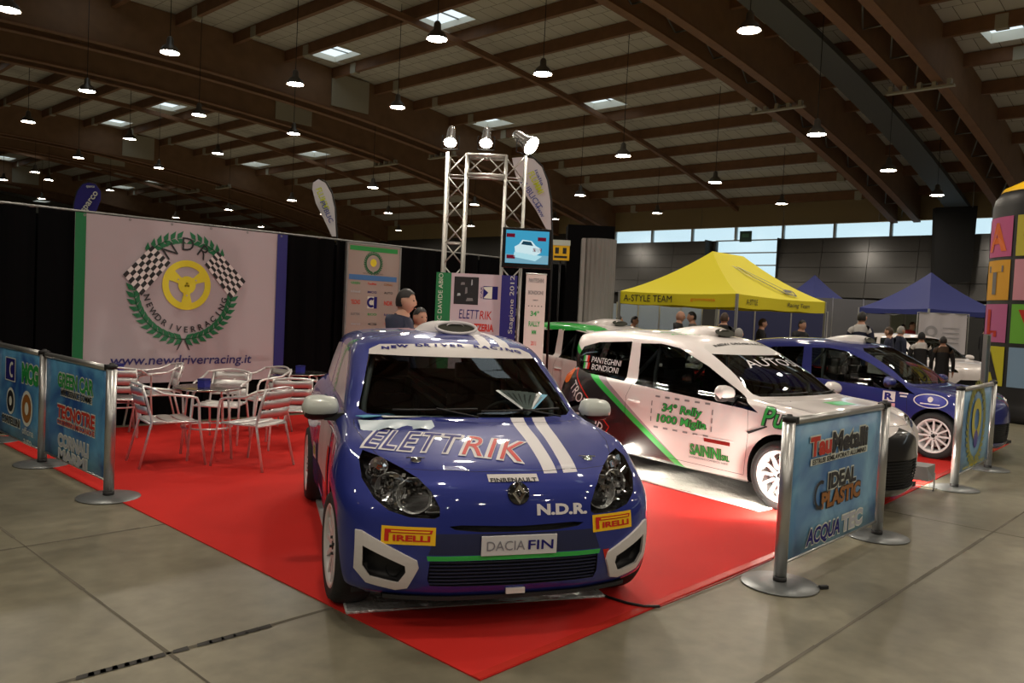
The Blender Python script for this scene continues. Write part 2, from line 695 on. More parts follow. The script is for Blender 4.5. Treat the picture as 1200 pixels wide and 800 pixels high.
def wheel_meshes(r=0.31, rr=0.225, wd=0.20):
    a = MB()
    h = wd / 2
    a.lathe([(rr - .01, -h + .01), (rr + .012, -h), (r - .03, -h - .004), (r - .008, -h + .022), (r, -h + .045), (r, h - .045), (r - .008, h - .022), (r - .03, h + .004),
             (rr + .012, h), (rr - .01, h - .01)], n=40, cap=False)
    b = MB()
    b.lathe([(rr + .004, h - .002), (rr - .004, h + .002), (rr - .022, h - .012), (rr - .034, h - .05), (rr - .036, -h + .01)], n=40, cap=False)
    for k in range(12):
        an = 2 * PI * k / 12
        M = Matrix.Rotation(an, 4, 'Z')
        p = [(-.014, .045), (.014, .045), (.011, rr - .02), (-.011, rr - .02)]
        vs = [M @ Vector((x, y, z)) for x, y in p for z in (h - .050 + (.018 if y > .1 else 0), h - .022 + (.010 if y > .1 else 0))]
        b.add(vs, [(0, 2, 4, 6), (1, 7, 5, 3), (0, 1, 3, 2), (2, 3, 5, 4), (4, 5, 7, 6), (6, 7, 1, 0)])
    b.lathe([(.062, h - .055), (.060, h - .022), (.035, h - .018), (.03, h - .03), (0, h - .03)], n=20)
    c = MB()
    for k in range(4):
        an = 2 * PI * k / 4 + .4
        c.lathe([(.009, h - .025), (.008, h - .008), (0, h - .008)], Matrix.Translation((.044 * math.cos(an), .044 * math.sin(an), 0)), n=8)
    c.lathe([(.024, h - .03), (.024, h - .016), (0, h - .014)], n=12)
    d = MB()
    d.lathe([(.15, h - .085), (.15, h - .10), (0, h - .10)], n=28)
    d.lathe([(0, h - .084), (.15, h - .085)], n=28, cap=False)
    return a.mesh('tyre', M_TYRE), b.mesh('rim', M_RIM), c.mesh('hub_nuts', M_DARK), d.mesh('brake_disc', M_DISC)


_WM = wheel_meshes()


def add_wheel(car, x, y, steer=0.0):
    t = link('wheel', _WM[0], car)
    s = 1 if y > 0 else -1
    t.matrix_local = Matrix.Translation((x, y, 0.31)) @ Matrix.Rotation(steer, 4, 'Z') @ Matrix.Rotation(-s * PI / 2, 4, 'X')
    link('rim', _WM[1], t)
    link('hub_nuts', _WM[2], t)
    link('brake_disc', _WM[3], t)
    return t


M_INT = mat('dark cockpit fabric', (0.012, 0.012, 0.014), 0.8)
M_CAGE = mat('grey roll cage tube', (0.35, 0.36, 0.37), 0.4)


def interior(car, wb):
    a = MB()
    a.box(-.35 - wb * .85, .1, -.68, .68, .22, .26)
    a.build('cabin_floor', M_INT, car)
    d = MB()
    d.grid(lambda u, v: Vector((-.30 - .42 * v ** .8, (u - .5) * 1.34, .93 + .02 * math.sin(v * 3) - .25 * max(0, v - .8) * 5)), 10, 8)
    d.box(-.74, -.4, -.66, .66, .5, .72)
    d.build('dashboard', M_INT, car)
    for y in (-.34, .34):
        s = MB()
        s.box(-1.55, -1.05, y - .22, y + .22, .38, .52)
        for k in range(6):
            z0, z1 = .50 + k * .12, .50 + (k + 1) * .12
            x = -1.50 - k * .035
            w_ = (.25, .25, .24, .20, .14, .15)[k]
            s.box(x - .06, x + .02, y - w_, y + w_, z0, z1)
            if k < 5:
                s.box(x - .06, x + .10, y - w_ - .02, y - w_ + .02, z0, z1)
                s.box(x - .06, x + .10, y + w_ - .02, y + w_ + .02, z0, z1)
        s.build('bucket_seat', mat('seat fabric', (0.02, 0.02, 0.025), 0.85), car, bevel=.012)
    st = MB()
    cx, cy, cz = -.86, .34, .86
    st.tube([(cx + .06 * math.sin(k / 20 * 2 * PI), cy + .17 * math.cos(k / 20 * 2 * PI), cz + .16 * math.sin(k / 20 * 2 * PI)) for k in range(20)], .014, 6, closed=True)
    st.bar((cx, cy - .16, cz), (cx, cy + .16, cz), .03, .01)
    st.tube([(cx, cy, cz), (cx + .2, cy, cz - .1)], .03, 6)
    st.build('steering_wheel', M_DARK, car)
    c = MB()
    R_ = .021
    for s in (-1, 1):
        c.tube([(-.66, s * .64, .45), (-.70, s * .64, 1.02), (-1.16, s * .53, 1.31), (-1.72, s * .55, 1.36)], R_, 6)
        c.tube([(-1.72, s * .60, .35), (-1.72, s * .60, 1.05), (-1.72, s * .53, 1.36)], R_, 6)
        c.tube([(-1.72, s * .5, 1.34), (-2.30, s * .55, .75)], R_, 6)
        c.tube([(-1.72, s * .58, .95), (-1.0, s * .66, .55)], R_, 6)
    c.tube([(-1.16, -.53, 1.31), (-1.16, .53, 1.31)], R_, 6)
    c.tube([(-1.72, -.53, 1.36), (-1.72, .53, 1.36)], R_, 6)
    c.tube([(-1.72, -.53, 1.33), (-1.72, .60, .5)], R_, 6)
    c.tube([(-1.72, -.5, 1.34), (-2.25, .5, .75)], R_, 6)
    c.build('roll_cage', M_CAGE, car)


def mirror_part(car, x, y, z, m):
    s = 1 if y > 0 else -1
    a = MB()

    def shell(u, v):
        an = PI * (u - .5)                      # across, edge to edge round the front
        ph = 2 * PI * v
        px = .085 * math.cos(an) ** .8
        k = math.cos(an) ** .35 if math.cos(an) > 0 else 0
        return Vector((x + px - .03, y + s * .115 * (math.sin(an)) , z + 0)) , ph, k
    vs, fs = [], []
    nu, nv = 12, 14
    for i in range(nu + 1):
        t = -1 + 2 * i / nu                     # along y
        prof = (1 - abs(t) ** 4.5) ** .5 if abs(t) < 1 else 0
        for k in range(nv):
            ph = 2 * PI * k / nv
            cz = math.sin(ph)
            cxx = math.cos(ph)
            rx = .085 if cxx > 0 else .035
            vs.append((x + rx * cxx * (prof * .9 + .1 if abs(t) < 1 else .02), y + s * .115 * t, z + (.078 if s * t < .3 else .072) * cz * (prof * .95 + .02)))
    for i in range(nu):
        for k in range(nv):
            l = (k + 1) % nv
            fs.append((i * nv + k, i * nv + l, (i + 1) * nv + l, (i + 1) * nv + k))
    fs.append(tuple(range(nv)))
    fs.append(tuple(nu * nv + k for k in range(nv)))
    a.add(vs, fs, True)
    o = a.build('wing_mirror', m, car)
    b = MB()
    b.add([(px, py, pz) for px, py, pz in ((x - .02, y - s * .02, z - .075), (x + .05, y - s * .02, z - .075), (x + .05, y - s * .02, z - .045), (x - .02, y - s * .02, z - .045),
                                           (x - .02 + .03, y - s * .21, z - .085), (x + .07, y - s * .21, z - .085), (x + .07, y - s * .21, z - .02), (x + .01, y - s * .21, z - .02))],
          [(0, 1, 2, 3), (4, 7, 6, 5), (0, 4, 5, 1), (1, 5, 6, 2), (2, 6, 7, 3), (3, 7, 4, 0)])
    # dark lower half of the mirror housing
    vs2 = [(vx + (.002 if vx > x else -.002), vy, vz - .003) for vx, vy, vz in vs]
    low = [f for f in fs if len(f) == 4 and sum(vs[i][2] for i in f) / 4 < z - .022]
    b.add(vs2, low, True)
    b.build('mirror_arm', M_DARK, o)
    return o


def car_shell(root, tab, wb, P, half_hook=None, full_hook=None):
    """P: window outlines and paints. Builds body, glass, doors, bonnet; returns the ray target of the outer skin"""
    bm = half_bm(tab)
    full = bm.copy()
    mirror_bm(full)
    bvh = BVHTree.FromBMesh(full)
    full.free()
    always = lambda f: True
    sideF = lambda f: f.normal.y > 0.25 and f.calc_center_median().y > .4
    ra = P.get('arch', .355)
    for ax_ in (0, -wb):
        fs = cut(bm, arc_region(ax_, .315, ra), SIDE, lambda f: f.calc_center_median().y > .6)
        bmesh.ops.delete(bm, geom=fs, context='FACES')
    ext = {}

    def take(key, poly, ax, flt):
        fs = cut(bm, poly, ax, flt)
        nb = sub_bm(bm, fs)
        bmesh.ops.delete(bm, geom=fs, context='FACES')
        ext.setdefault(key, []).append(nb)
        return nb

    for poly in P['side']:
        take('side_window', poly, SIDE, sideF)
    take('windscreen', P['screen'], FRONT, lambda f: f.normal.x > .3 and f.calc_center_median().x > -1.5)
    take('rear_window', P['rear'], FRONT, lambda f: f.normal.x < -.3 and f.calc_center_median().x < -2)
    if half_hook:
        half_hook(bm, take)
    mirror_bm(bm)
    gl = P['glass']
    for key, lst in ext.items():
        for nb in lst:
            if key in ('windscreen', 'rear_window') or key.startswith('mid_'):
                mirror_bm(nb)
                if key == 'windscreen' and P.get('band'):
                    z = P['band']
                    fs = cut(nb, [(-1, z), (1, z), (1, 2), (-1, 2)], FRONT, always)
                    sb = sub_bm(nb, fs)
                    bmesh.ops.delete(nb, geom=fs, context='FACES')
                    bm_obj('sun_strip', sb, P.get('band_mat', M_WHITE), root)
                bm_obj(key.replace('mid_', ''), nb, P.get(key, gl), root)
            else:
                nb2 = nb.copy()
                for v in nb2.verts:
                    v.co.y = -v.co.y
                bmesh.ops.reverse_faces(nb2, faces=nb2.faces[:])
                mm = P.get(key, gl)
                nm = key.split('.')[0]
                bm_obj(nm, nb, mm, root)
                bm_obj(nm, nb2, mm, root)
    # opening panels
    mats = P['mats']
    if full_hook:
        full_hook(bm)
    for s in (1, -1):
        fs = cut(bm, P['door'], SIDE, lambda f, s=s: f.calc_center_median().y * s > .35)
        fs = panel_gap(bm, fs, len(mats) - 1)
        sb = sub_bm(bm, fs)
        bmesh.ops.delete(bm, geom=fs, context='FACES')
        d = bm_obj('door', sb, mats, root)
        hx, hz = P['handle']
        h, nn = ray_local(bvh, (hx, s * 2, hz), (0, -s, 0))
        if h:
            k = MB()
            yy = h.y
            k.tube([(hx - .075, yy - s * .004, hz + .004), (hx - .06, yy + s * .022, hz + .004), (hx + .06, yy + s * .022, hz - .002), (hx + .075, yy - s * .004, hz - .002)], .013, 8)
            k.build('handle', P.get('handle_mat', mats[0]), d)
    fs = cut(bm, P['hood'], TOP, lambda f: f.normal.z > .25 and .70 < f.calc_center_median().z < 1.02 and f.calc_center_median().x > -.5)
    fs = panel_gap(bm, fs, len(mats) - 1)
    sb = sub_bm(bm, fs)
    bmesh.ops.delete(bm, geom=fs, context='FACES')
    bm_obj('bonnet', sb, mats, root)
    bm_obj('body', bm, mats, root)
    # wheel wells and underbody
    a = MB()
    a.box(-wb + .45, -.45, -.74, .74, .17, .22)
    a.box(.36, .50, -.6, .6, .18, .22)
    for ax_ in (0, -wb):
        for s in (1, -1):
            r = ra + .012
            pts = [(ax_ + r * math.cos(t), .315 + r * math.sin(t)) for t in np.linspace(0, PI, 15)]
            pts = [(ax_ + r, .17)] + pts + [(ax_ - r, .17)]
            n = len(pts)
            vs = [(x, s * .80, z) for x, z in pts] + [(x, s * .52, z) for x, z in pts]
            a.add(vs, [(i, i + 1, n + i + 1, n + i) for i in range(n - 1)] + [tuple(range(n, 2 * n))], True)
    a.build('underbody', M_DARK, root)
    interior(root, wb)
    for ax_ in (0, -wb):
        for s in (1, -1):
            add_wheel(root, ax_, s * P.get('track', .775), P.get('steer', 0.0) if ax_ == 0 else 0)
    return bvh


M_WHITE = mat('white vinyl', hexc(205, 200, 198), 0.35, coat=0.3)
M_GLASS = glass('car glass', (0.42, 0.47, 0.46))
M_CLEAR = glass('clear lens', (0.95, 0.96, 0.96))
# ------------------------------------------------------------------ the cars' own details
M_BLUE = mat('metallic blue paint', (0.013, 0.024, 0.21), 0.5, 0.25, coat=1.0, spec=.3, back=(0.01, 0.01, 0.012))
M_BLUE2 = mat('deep blue paint', (0.013, 0.019, 0.15), 0.5, 0.2, coat=1.0, spec=.3, back=(0.01, 0.01, 0.012))
M_CARW = mat('white car paint', hexc(222, 214, 212), 0.35, 0.0, coat=1.0, back=(0.02, 0.02, 0.022))
M_BLK = mat('black car paint', (0.012, 0.011, 0.012), 0.3, coat=1.0, back=(0.01, 0.01, 0.012))
M_GRN = mat('bright green vinyl', hexc(45, 170, 70), 0.4, coat=0.4)
M_STRW = mat('white stripe vinyl', hexc(214, 210, 212), 0.55, coat=0.5, spec=.2)
M_RED = mat('red vinyl', hexc(190, 40, 28), 0.55, coat=0.2, spec=.2)
M_NAVY = mat('navy ink', hexc(35, 32, 110), 0.6, spec=.2)
M_YEL = mat('yellow vinyl', hexc(240, 190, 20), 0.4, coat=0.4)
M_ORG = mat('orange vinyl', hexc(235, 110, 25), 0.4)
M_GREY = mat('grey vinyl', hexc(120, 118, 120), 0.5)
M_BLACKV = mat('black vinyl', (0.01, 0.01, 0.01), 0.5)
M_REFL = mat('lamp reflector', (0.9, 0.9, 0.9), 0.2, 0.65, bump=1.0, bscale=45)


def bucket(root, name, src, off, m):
    """the recess behind a cut-out: the cut faces pushed in, walled to the rim"""
    b = src.copy()
    fs = b.faces[:]
    r = bmesh.ops.extrude_face_region(b, geom=fs)
    top = set(e for e in r['geom'] if isinstance(e, bmesh.types.BMVert))
    for v in b.verts:
        if v in top:
            v.co = Vector(off) + v.co
    old = [f for f in b.faces if f.is_valid and not any(v in top for v in f.verts)]
    bmesh.ops.delete(b, geom=old, context='FACES_ONLY')
    b.normal_update()
    return bm_obj(name, b, m, root)


def both(root, name, nb, m):
    n2 = nb.copy()
    for v in n2.verts:
        v.co.y = -v.co.y
    bmesh.ops.reverse_faces(n2, faces=n2.faces[:])
    bm_obj(name, nb, m, root)
    return bm_obj(name, n2, m, root)


def headlamps(root, tab, poly, bowls, x_in=-.09):
    for s in (1, -1):
        pass


def bowl(root, name, c, r, d, m, face=(1, 0, 0), parent=None):
    M = Matrix.Translation(c) @ Vector(face).to_track_quat('Z', 'Y').to_matrix().to_4x4()
    a = MB()
    a.lathe([(r, 0), (r * .97, -d * .2), (r * .88, -d * .45), (r * .72, -d * .68), (r * .55, -d * .84), (r * .35, -d * .95), (r * .2, -d), (0, -d * .9)], M, 16, smooth=False, cap=False)
    a.lathe([(r * 1.06, -.004), (r * 1.04, .008), (r, 0)], M, 20, cap=False)
    o = a.build(name, m, parent or root, fix=False)
    return o


def make_city_car():
    """blue front car"""
    root = empty('rally_car', (3.351, 3.325, 0), D2R(-119.35),
                 'metallic blue three-door rally car with big lettering across its bonnet, nose to the viewer', 'car')
    tab = HATCH
    wb = 2.367
    HL = [(.43, .602), (.405, .615), (.405, .655), (.445, .731), (.498, .781), (.569, .815), (.663, .850), (.742, .868), (.768, .835), (.765, .757), (.716, .682), (.65, .632), (.55, .605)]
    FO = [(.80, .525), (.77, .525), (.51, .398), (.50, .36), (.545, .25), (.60, .236), (.74, .262), (.80, .33)]
    FI = [(.765, .455), (.565, .37), (.56, .335), (.592, .278), (.725, .30), (.762, .35)]
    GR = [(-.01, .255), (.44, .262), (.455, .30), (.45, .395), (-.01, .397)]
    SL = [(-.01, .535), (.20, .537), (.33, .55), (.36, .566), (.30, .572), (-.01, .563)]
    keep = {}

    def hook(bm, take):
        fr = lambda f: f.normal.x > .02 and f.calc_center_median().x > -.1
        for key, poly in (('headlamp', HL), ('fogin', FI), ('grille', GR), ('slot', SL)):
            fs = cut(bm, poly, FRONT, fr)
            keep[key] = sub_bm(bm, fs)
            bmesh.ops.delete(bm, geom=fs, context='FACES')
        fs = cut(bm, FO, FRONT, fr)
        nb = sub_bm(bm, fs)
        r = bmesh.ops.extrude_face_region(nb, geom=nb.faces[:])
        for v in [e for e in r['geom'] if isinstance(e, bmesh.types.BMVert)]:
            v.co += Vector((.014, .004, 0))
        nb.normal_update()
        for f in nb.faces:
            f.smooth = False
        keep['bezel'] = nb
        bmesh.ops.delete(bm, geom=fs, context='FACES')
        # dark navy insert behind the number plate, green strip under it
        for f in cut(bm, [(-.01, .425), (.46, .425), (.42, .53), (-.01, .53)], FRONT, fr):
            f.material_index = 4
        for f in cut(bm, [(-.01, .398), (.46, .396), (.465, .42), (-.01, .424)], FRONT, fr):
            f.material_index = 2

    def full(bm):
        up = lambda f: f.normal.z > .2 and f.calc_center_median().z > .7
        # two white stripes over bonnet and roof, to the car's left of centre
        for y0, y1 in ((.155, .245), (.305, .395)):
            a_, b_ = (.167, .242) if y0 < .2 else (.278, .362)
            for f in cut(bm, [(-.45, y0 + .085), (.54, a_), (.54, b_), (-.45, y1 + .085)], TOP, up):
                if f.calc_center_median().z > .805 and f.calc_center_median().x > -.45:
                    f.material_index = 1
            for f in cut(bm, [(-2.6, y0 + .04), (-.98, y0 + .04), (-.98, y1 + .03), (-2.6, y1 + .03)], TOP, up):
                f.material_index = 1

    P = dict(
        side=[[(-.70, 1.012), (-1.70, 1.035), (-1.765, 1.345), (-1.45, 1.338), (-1.24, 1.305)],
              [(-1.80, 1.04), (-2.36, 1.075), (-2.39, 1.14), (-2.26, 1.325), (-1.86, 1.345)]],
        screen=[(-.01, .978), (.45, .978), (.65, .985), (.695, 1.005), (.575, 1.345), (.50, 1.378), (-.01, 1.405)],
        rear=[(-.01, 1.08), (.50, 1.09), (.44, 1.33), (-.01, 1.345)],
        glass=M_GLASS, band=1.315, side_window=mat('printed window film', hexc(200, 188, 190), 0.3, coat=0.5, noise=.1, nscale=5),
        door=[(-.45, .25), (-.43, .6), (-.52, .96), (-.70, 1.0), (-.74, 1.03), (-1.69, 1.05), (-1.72, 1.0), (-1.76, .9), (-1.76, .5), (-1.70, .26)],
        handle=(-1.62, .86), mats=[M_BLUE, M_STRW, M_GRN, M_RED, mat('dark navy bumper insert', (0.012, 0.016, 0.06), 0.4), M_SEAM],
        hood=[(.512, 0), (.50, .2), (.458, .42), (.39, .569), (.26, .665), (.05, .725), (-.2, .752), (-.40, .735), (-.34, .62), (-.29, .45), (-.245, 0),
              (-.29, -.45), (-.34, -.62), (-.40, -.735), (-.2, -.752), (.05, -.725), (.26, -.665), (.39, -.569), (.458, -.42), (.50, -.2)],
        track=.785, steer=D2R(3))
    bvh = car_shell(root, tab, wb, P, hook, full)
    # head lamps
    for s in (1, -1):
        hb = keep['headlamp'].copy()
        fb = keep['fogin'].copy()
        bz = keep['bezel'].copy()
        if s < 0:
            for q in (hb, fb, bz):
                for v in q.verts:
                    v.co.y = -v.co.y
                bmesh.ops.reverse_faces(q, faces=q.faces[:])
        house = bucket(root, 'headlamp', hb, (-.10, -s * .03, -.01), mat('black lamp housing', (0.006, 0.006, 0.007), 0.25, coat=.5))
        bm_obj('lens', hb, M_CLEAR, house)
        bowl(root, 'main_reflector', (.485, s * .515, .69), .088, .07, M_REFL, (1, s * .25, .15), house)
        bowl(root, 'dipped_reflector', (.41, s * .625, .715), .078, .06, M_REFL, (1, s * .4, .15), house)
        bowl(root, 'indicator_reflector', (.275, s * .67, .80), .048, .04, M_REFL, (1, s * .5, .3), house)
        facets(house, s, [((.475, .515, .69), .085), ((.40, .625, .715), .075), ((.45, .57, .70), .09), ((.30, .67, .78), .06)], 170, 5 + s)
        bb = MB()
        bb.lathe([(0, .012), (.016, .006), (.018, -.03), (0, -.035)], Matrix.Translation((.265, s * .665, .797)) @ Vector((1, s * .5, .3)).to_track_quat('Z', 'Y').to_matrix().to_4x4(), 10)
        bb.build('indicator_bulb', mat('amber bulb', hexc(220, 90, 30), .3), house)
        fh = bucket(root, 'fog_lamp_recess', fb, (-.07, 0, 0), M_DARK)
        fb.free()
        bowl(root, 'fog_lamp', (.50, s * .61, .325), .035, .04, M_DARK, (1, s * .3, 0), fh)
        bm_obj('bezel', bz, M_WHITE, fh)
    g = keep['grille']
    mirror_bm(g)
    gh = bucket(root, 'lower_grille', g, (-.05, 0, 0), M_DARK)
    for k in range(7):
        a = MB()
        z = .272 + k * .019
        pts = []
        for i in range(25):
            y = -.445 + .89 * i / 24
            h, nn = ray_local(bvh, (2, y, z), (-1, 0, 0))
            if h:
                pts.append((h.x - .014, y, z))
        for i in range(len(pts) - 1):
            a.bar(pts[i], pts[i + 1], .014, .006)
        a.build('grille_bar', mat('grille plastic', (0.015, 0.018, 0.05), 0.35), gh)
    sl = keep['slot']
    mirror_bm(sl)
    bucket(root, 'bumper_slot', sl, (-.04, 0, 0), M_DARK)
    # front splitter lip
    a = MB()
    pts = [(h.x + .012, y, .198) for y, h in ((y, ray_local(bvh, (2, y, .215), (-1, 0, 0))[0]) for y in np.linspace(-.66, .66, 27)) if h]
    for i in range(len(pts) - 1):
        p, q = pts[i], pts[i + 1]
        a.add([(p[0], p[1], .185), (q[0], q[1], .185), (q[0], q[1], .205), (p[0], p[1], .205), (p[0] - .1, p[1], .185), (q[0] - .1, q[1], .185)], [(0, 1, 2, 3), (4, 5, 1, 0), (3, 2, 5, 4)])
    a.build('splitter', M_DARK, root)
    # emblem
    h, nn = ray_local(bvh, (2, 0, .72), (-1, 0, 0))
    q = nn.to_track_quat('Z', 'Y').to_matrix().to_4x4()
    M = Matrix.Translation(h + nn * .004) @ q
    a = MB()
    a.lathe([(.060, 0), (.055, .008), (0, .010)], Matrix.Translation(h + nn * .002) @ q, 24)
    eb = a.build('emblem', mat('glossy black badge', (0.006, 0.006, 0.007), .15, coat=1), root)
    for v in eb.data.vertices:
        v.co.z = h.z + (v.co.z - h.z) * 1.0
    yv = M.to_3x3() @ Vector((0, 1, 0))
    ydir = Vector((0, 1, 0))
    zdir = (ydir.cross(nn)).normalized()
    if zdir.z < 0:
        zdir = -zdir
    O = h + nn * .014
    a = MB()
    o_ = [(0, .056), (.038, 0), (0, -.056), (-.038, 0)]
    i_ = [(0, .022), (.016, 0), (0, -.022), (-.016, 0)]
    m_ = [(0, .043), (.031, 0), (0, -.043), (-.031, 0)]
    W = lambda p, lift: O + ydir * p[0] + zdir * p[1] + nn * lift
    vs = [W(p, 0) for p in o_] + [W(p, .010) for p in m_] + [W(p, 0) for p in i_]
    fs = [(k, (k + 1) % 4, 4 + (k + 1) % 4, 4 + k) for k in range(4)] + [(4 + k, 4 + (k + 1) % 4, 8 + (k + 1) % 4, 8 + k) for k in range(4)]
    a.add(vs, fs)
    a.build('diamond', M_CHROME, eb)
    # plates and writing
    F = (0, 1, 0)
    U = (-.12, 0, 1)
    def front_quad(name, y, z, w_, h_, m, off=.003, sk=0.0, up=U):
        return drect(root, bvh, name, (.6, y, z), F, up, w_, h_, m, off, sk)
    pl = MB()
    pl.box(.668, .676, -.20, .20, .422, .522)
    pl.build('number_plate', mat('white plate', hexc(205, 205, 208), .4), root, bevel=.002)
    S = Sheet(root, (.677, 0, .472), (0, 1, 0), (0, 0, 1))
    S.text('lettering', 'DACIA', -.073, 0, .20, .048, mat('grey ink', hexc(125, 125, 135), .5))
    S.text('lettering', 'FIN', .112, 0, .135, .048, M_NAVY, bold=.015)
    S = Sheet(root, (.645, .0, .222), (0, 1, 0), (0, 0, 1))
    a = MB()
    a.box(.628, .642, -.05, .05, .212, .240)
    a.build('tow_label', M_WHITE, root)
    front_quad('sticker', -.012, .792, .27, .034, M_WHITE)
    dtext(root, bvh, 'lettering', 'FINRENAULT', (.6, -.012, .792), F, (-.4, 0, 1), .25, .022, M_BLACKV, .005, bold=.03)
    dtext(root, bvh, 'lettering', 'N.D.R.', (.6, .238, .632), F, (-.2, 0, 1), .285, .056, M_STRW, .003, bold=.045)
    for s, yc, zc in ((-1, -.54, .515), (1, .53, .552)):
        X = Vector((-s * .35, 1, 0)).normalized()
        drect(root, bvh, 'tyre_maker_sticker', (.55, yc, zc), X, (-.05, 0, 1), .27, .088, M_YEL, .003)
        dtext(root, bvh, 'lettering', 'IRELLI', (.55, yc + .018, zc - .012), X, (-.05, 0, 1), .185, .030, M_RED, .006, bold=.04)
        vs = [(-.118, -.030), (-.096, -.030), (-.096, .012), (.115, .012), (.122, .03), (-.118, .03)]
        decal(root, bvh, 'lettering', vs, [(0, 1, 2, 5), (2, 3, 4, 5)], (.55, yc, zc), X, (-.05, 0, 1), M_RED, .006)
        vs = [(-.085, .017), (.105, .017), (.108, .024), (-.085, .024)]
        decal(root, bvh, 'lettering', vs, [(0, 1, 2, 3)], (.55, yc, zc), X, (-.05, 0, 1), M_YEL, .008)
    decal(root, bvh, 'red_arrow', [(-.02, .03), (.02, .03), (0, -.03)], [(0, 2, 1)], (.6, .50, .385), F, (0, 0, 1), M_RED, .003)
    # bonnet lettering: white outline under red / blue faces, each letter drawn as a slab serif italic
    HX, HY = Vector((.355, .935, 0)), Vector((-.935, .355, .25))
    for nm, off, bold in (('lettering', .003, .055), ('lettering', .0055, .0)):
        for txt, m, al, w_ in (('ELETT', M_NAVY, -.175, .50), ('RIK', M_RED, .275, .33)):
            big = bold > .05
            O = Vector((.135, -.285, .9)) + HX * al
            vs, fs = text_polys(txt, width=w_ + (.03 if big else -.004), height=.29 + (.035 if big else 0), shear=.06, bold=bold, spacing=1.15)
            decal(root, bvh, nm, vs, fs, O, HX, HY, M_STRW if big else m, off)
    # sun strip text
    for ch, yy in zip('NEW DRIVER RACING', np.linspace(-.47, .47, 17)):
        if ch != ' ':
            vs, fs = text_polys(ch, height=.040, bold=.06)
            vs = [(x * 1.45, y) for x, y in vs]
            decal(root, bvh, 'lettering', vs, fs, (-1.0, yy, 1.352), HX, Vector((-.75, 0, .65)), M_NAVY, .004)
    # mirrors, wipers, roof vent, bonnet pins
    for s in (1, -1):
        mirror_part(root, -.60, s * .915, 1.0, mat('pale mirror shell', hexc(190, 196, 190), .3, coat=.5))
        a = MB()
        M = Matrix.Translation((.34, s * .485, ray_local(bvh, (.34, s * .485, 2), (0, 0, -1))[0].z + .003)) @ Matrix.Rotation(.3, 4, 'Y')
        a.lathe([(.03, 0), (.028, .006), (.012, .008), (.010, .016), (0, .017)], M, 14)
        a.tube([M @ Vector((-.01, -.05, .012)), M @ Vector((0, .045, .014))], .005, 6)
        a.build('bonnet_pin', M_CHROME, root)
    for y0, y1 in ((-.50, .03), (.05, .60)):
        a = MB()
        pts = []
        for k in range(9):
            y = y0 + (y1 - y0) * k / 8
            h, nn = ray_local(bvh, (2, y, 1.0 + .012 * k / 8), (-1, 0, 0))
            pts.append(h + Vector((.015, 0, .012)))
        a.tube(pts, .007, 6)
        a.tube([pts[4] + Vector((.01, 0, .01)), Vector((pts[8].x + .10, y1 - .02, .985))], .006, 6)
        a.build('wiper', M_DARK, root)
    # roof vent
    ov = (-1.50, .085)
    a = MB()

    def vent(u, v):
        x = .20 - .62 * u
        wv = .25 * (math.sin(min(1, u * 2.2 + .25) * PI / 2)) * (1 - .55 * max(0, u - .5))
        y = (v - .5) * 2 * wv
        hgt = .075 * (math.sin(PI * min(1, .35 + u * .65)) ** .8) * (1 - (2 * v - 1) ** 4)
        base = ray_local(bvh, (ov[0] + x, ov[1] + y, 3), (0, 0, -1))[0]
        return Vector((ov[0] + x, ov[1] + y, (base.z if base else 1.45) + hgt - .002))
    a.grid(lambda u, v: vent(u, 1 - v), 14, 16)
    rv = a.build('roof_vent', M_STRW, root, fix=False)
    a = MB()
    n = 24
    c = ray_local(bvh, (ov[0] + .205, ov[1], 3), (0, 0, -1))[0] + Vector((.004, 0, .040))
    vs = [c + Vector((-.035 * math.sin(2 * PI * k / n), .150 * math.cos(2 * PI * k / n), .040 * math.sin(2 * PI * k / n))) for k in range(n)]
    a.add(vs, [tuple(range(n))])
    a.build('vent_mouth', mat('vent mesh', (0.02, 0.02, 0.01), .7), rv)
    a = MB()
    a.tube([p + Vector((.004, 0, 0)) for p in vs], .012, 6, closed=True)
    a.build('vent_rim', M_STRW, rv)
    # livery on the car's right side: printed panels
    side = lambda nm, x, z, w_, h_, m, off=.002, sk=0.0: drect(root, bvh, nm, (x, -1.0, z), (1, 0, 0), (0, 0, 1), w_, h_, m, off, sk)
    side('sticker', -.30, .80, .20, .11, mat('pink vinyl', hexc(200, 150, 160), .4))
    side('side_livery', -1.10, .66, .80, .40, mat('pale side vinyl', hexc(190, 175, 178), .4, noise=.25, nscale=4), .002, .12)
    side('side_livery', -.78, .55, .12, .38, M_RED, .004, .1)
    side('sticker', -1.9, .5, .16, .12, M_WHITE, .003)
    side('sticker', -1.9, .5, .10, .07, M_GRN, .005)
    # laurel print on the right door window
    for k in range(15):
        t = k / 14 * PI * .9
        cx, cz = -1.30 - .20 * math.sin(t), 1.19 + .16 * math.cos(t)
        for sg in (-1, 1):
            an = t + sg * .9
            dx, dz = -math.cos(t), -math.sin(t)
            vs = [(0, 0), (.03, .012), (.055, 0), (.03, -.012)]
            R2 = [(x * math.cos(an) - y * math.sin(an), x * math.sin(an) + y * math.cos(an)) for x, y in vs]
            decal(root, bvh, 'laurel_leaf', R2, [(0, 1, 2, 3)] if 1 else [], (cx, -1, cz), (1, 0, 0), (0, 0, 1), M_GRN, .004)
    # leaflets behind the windscreen, loose on the dashboard
    return root, bvh


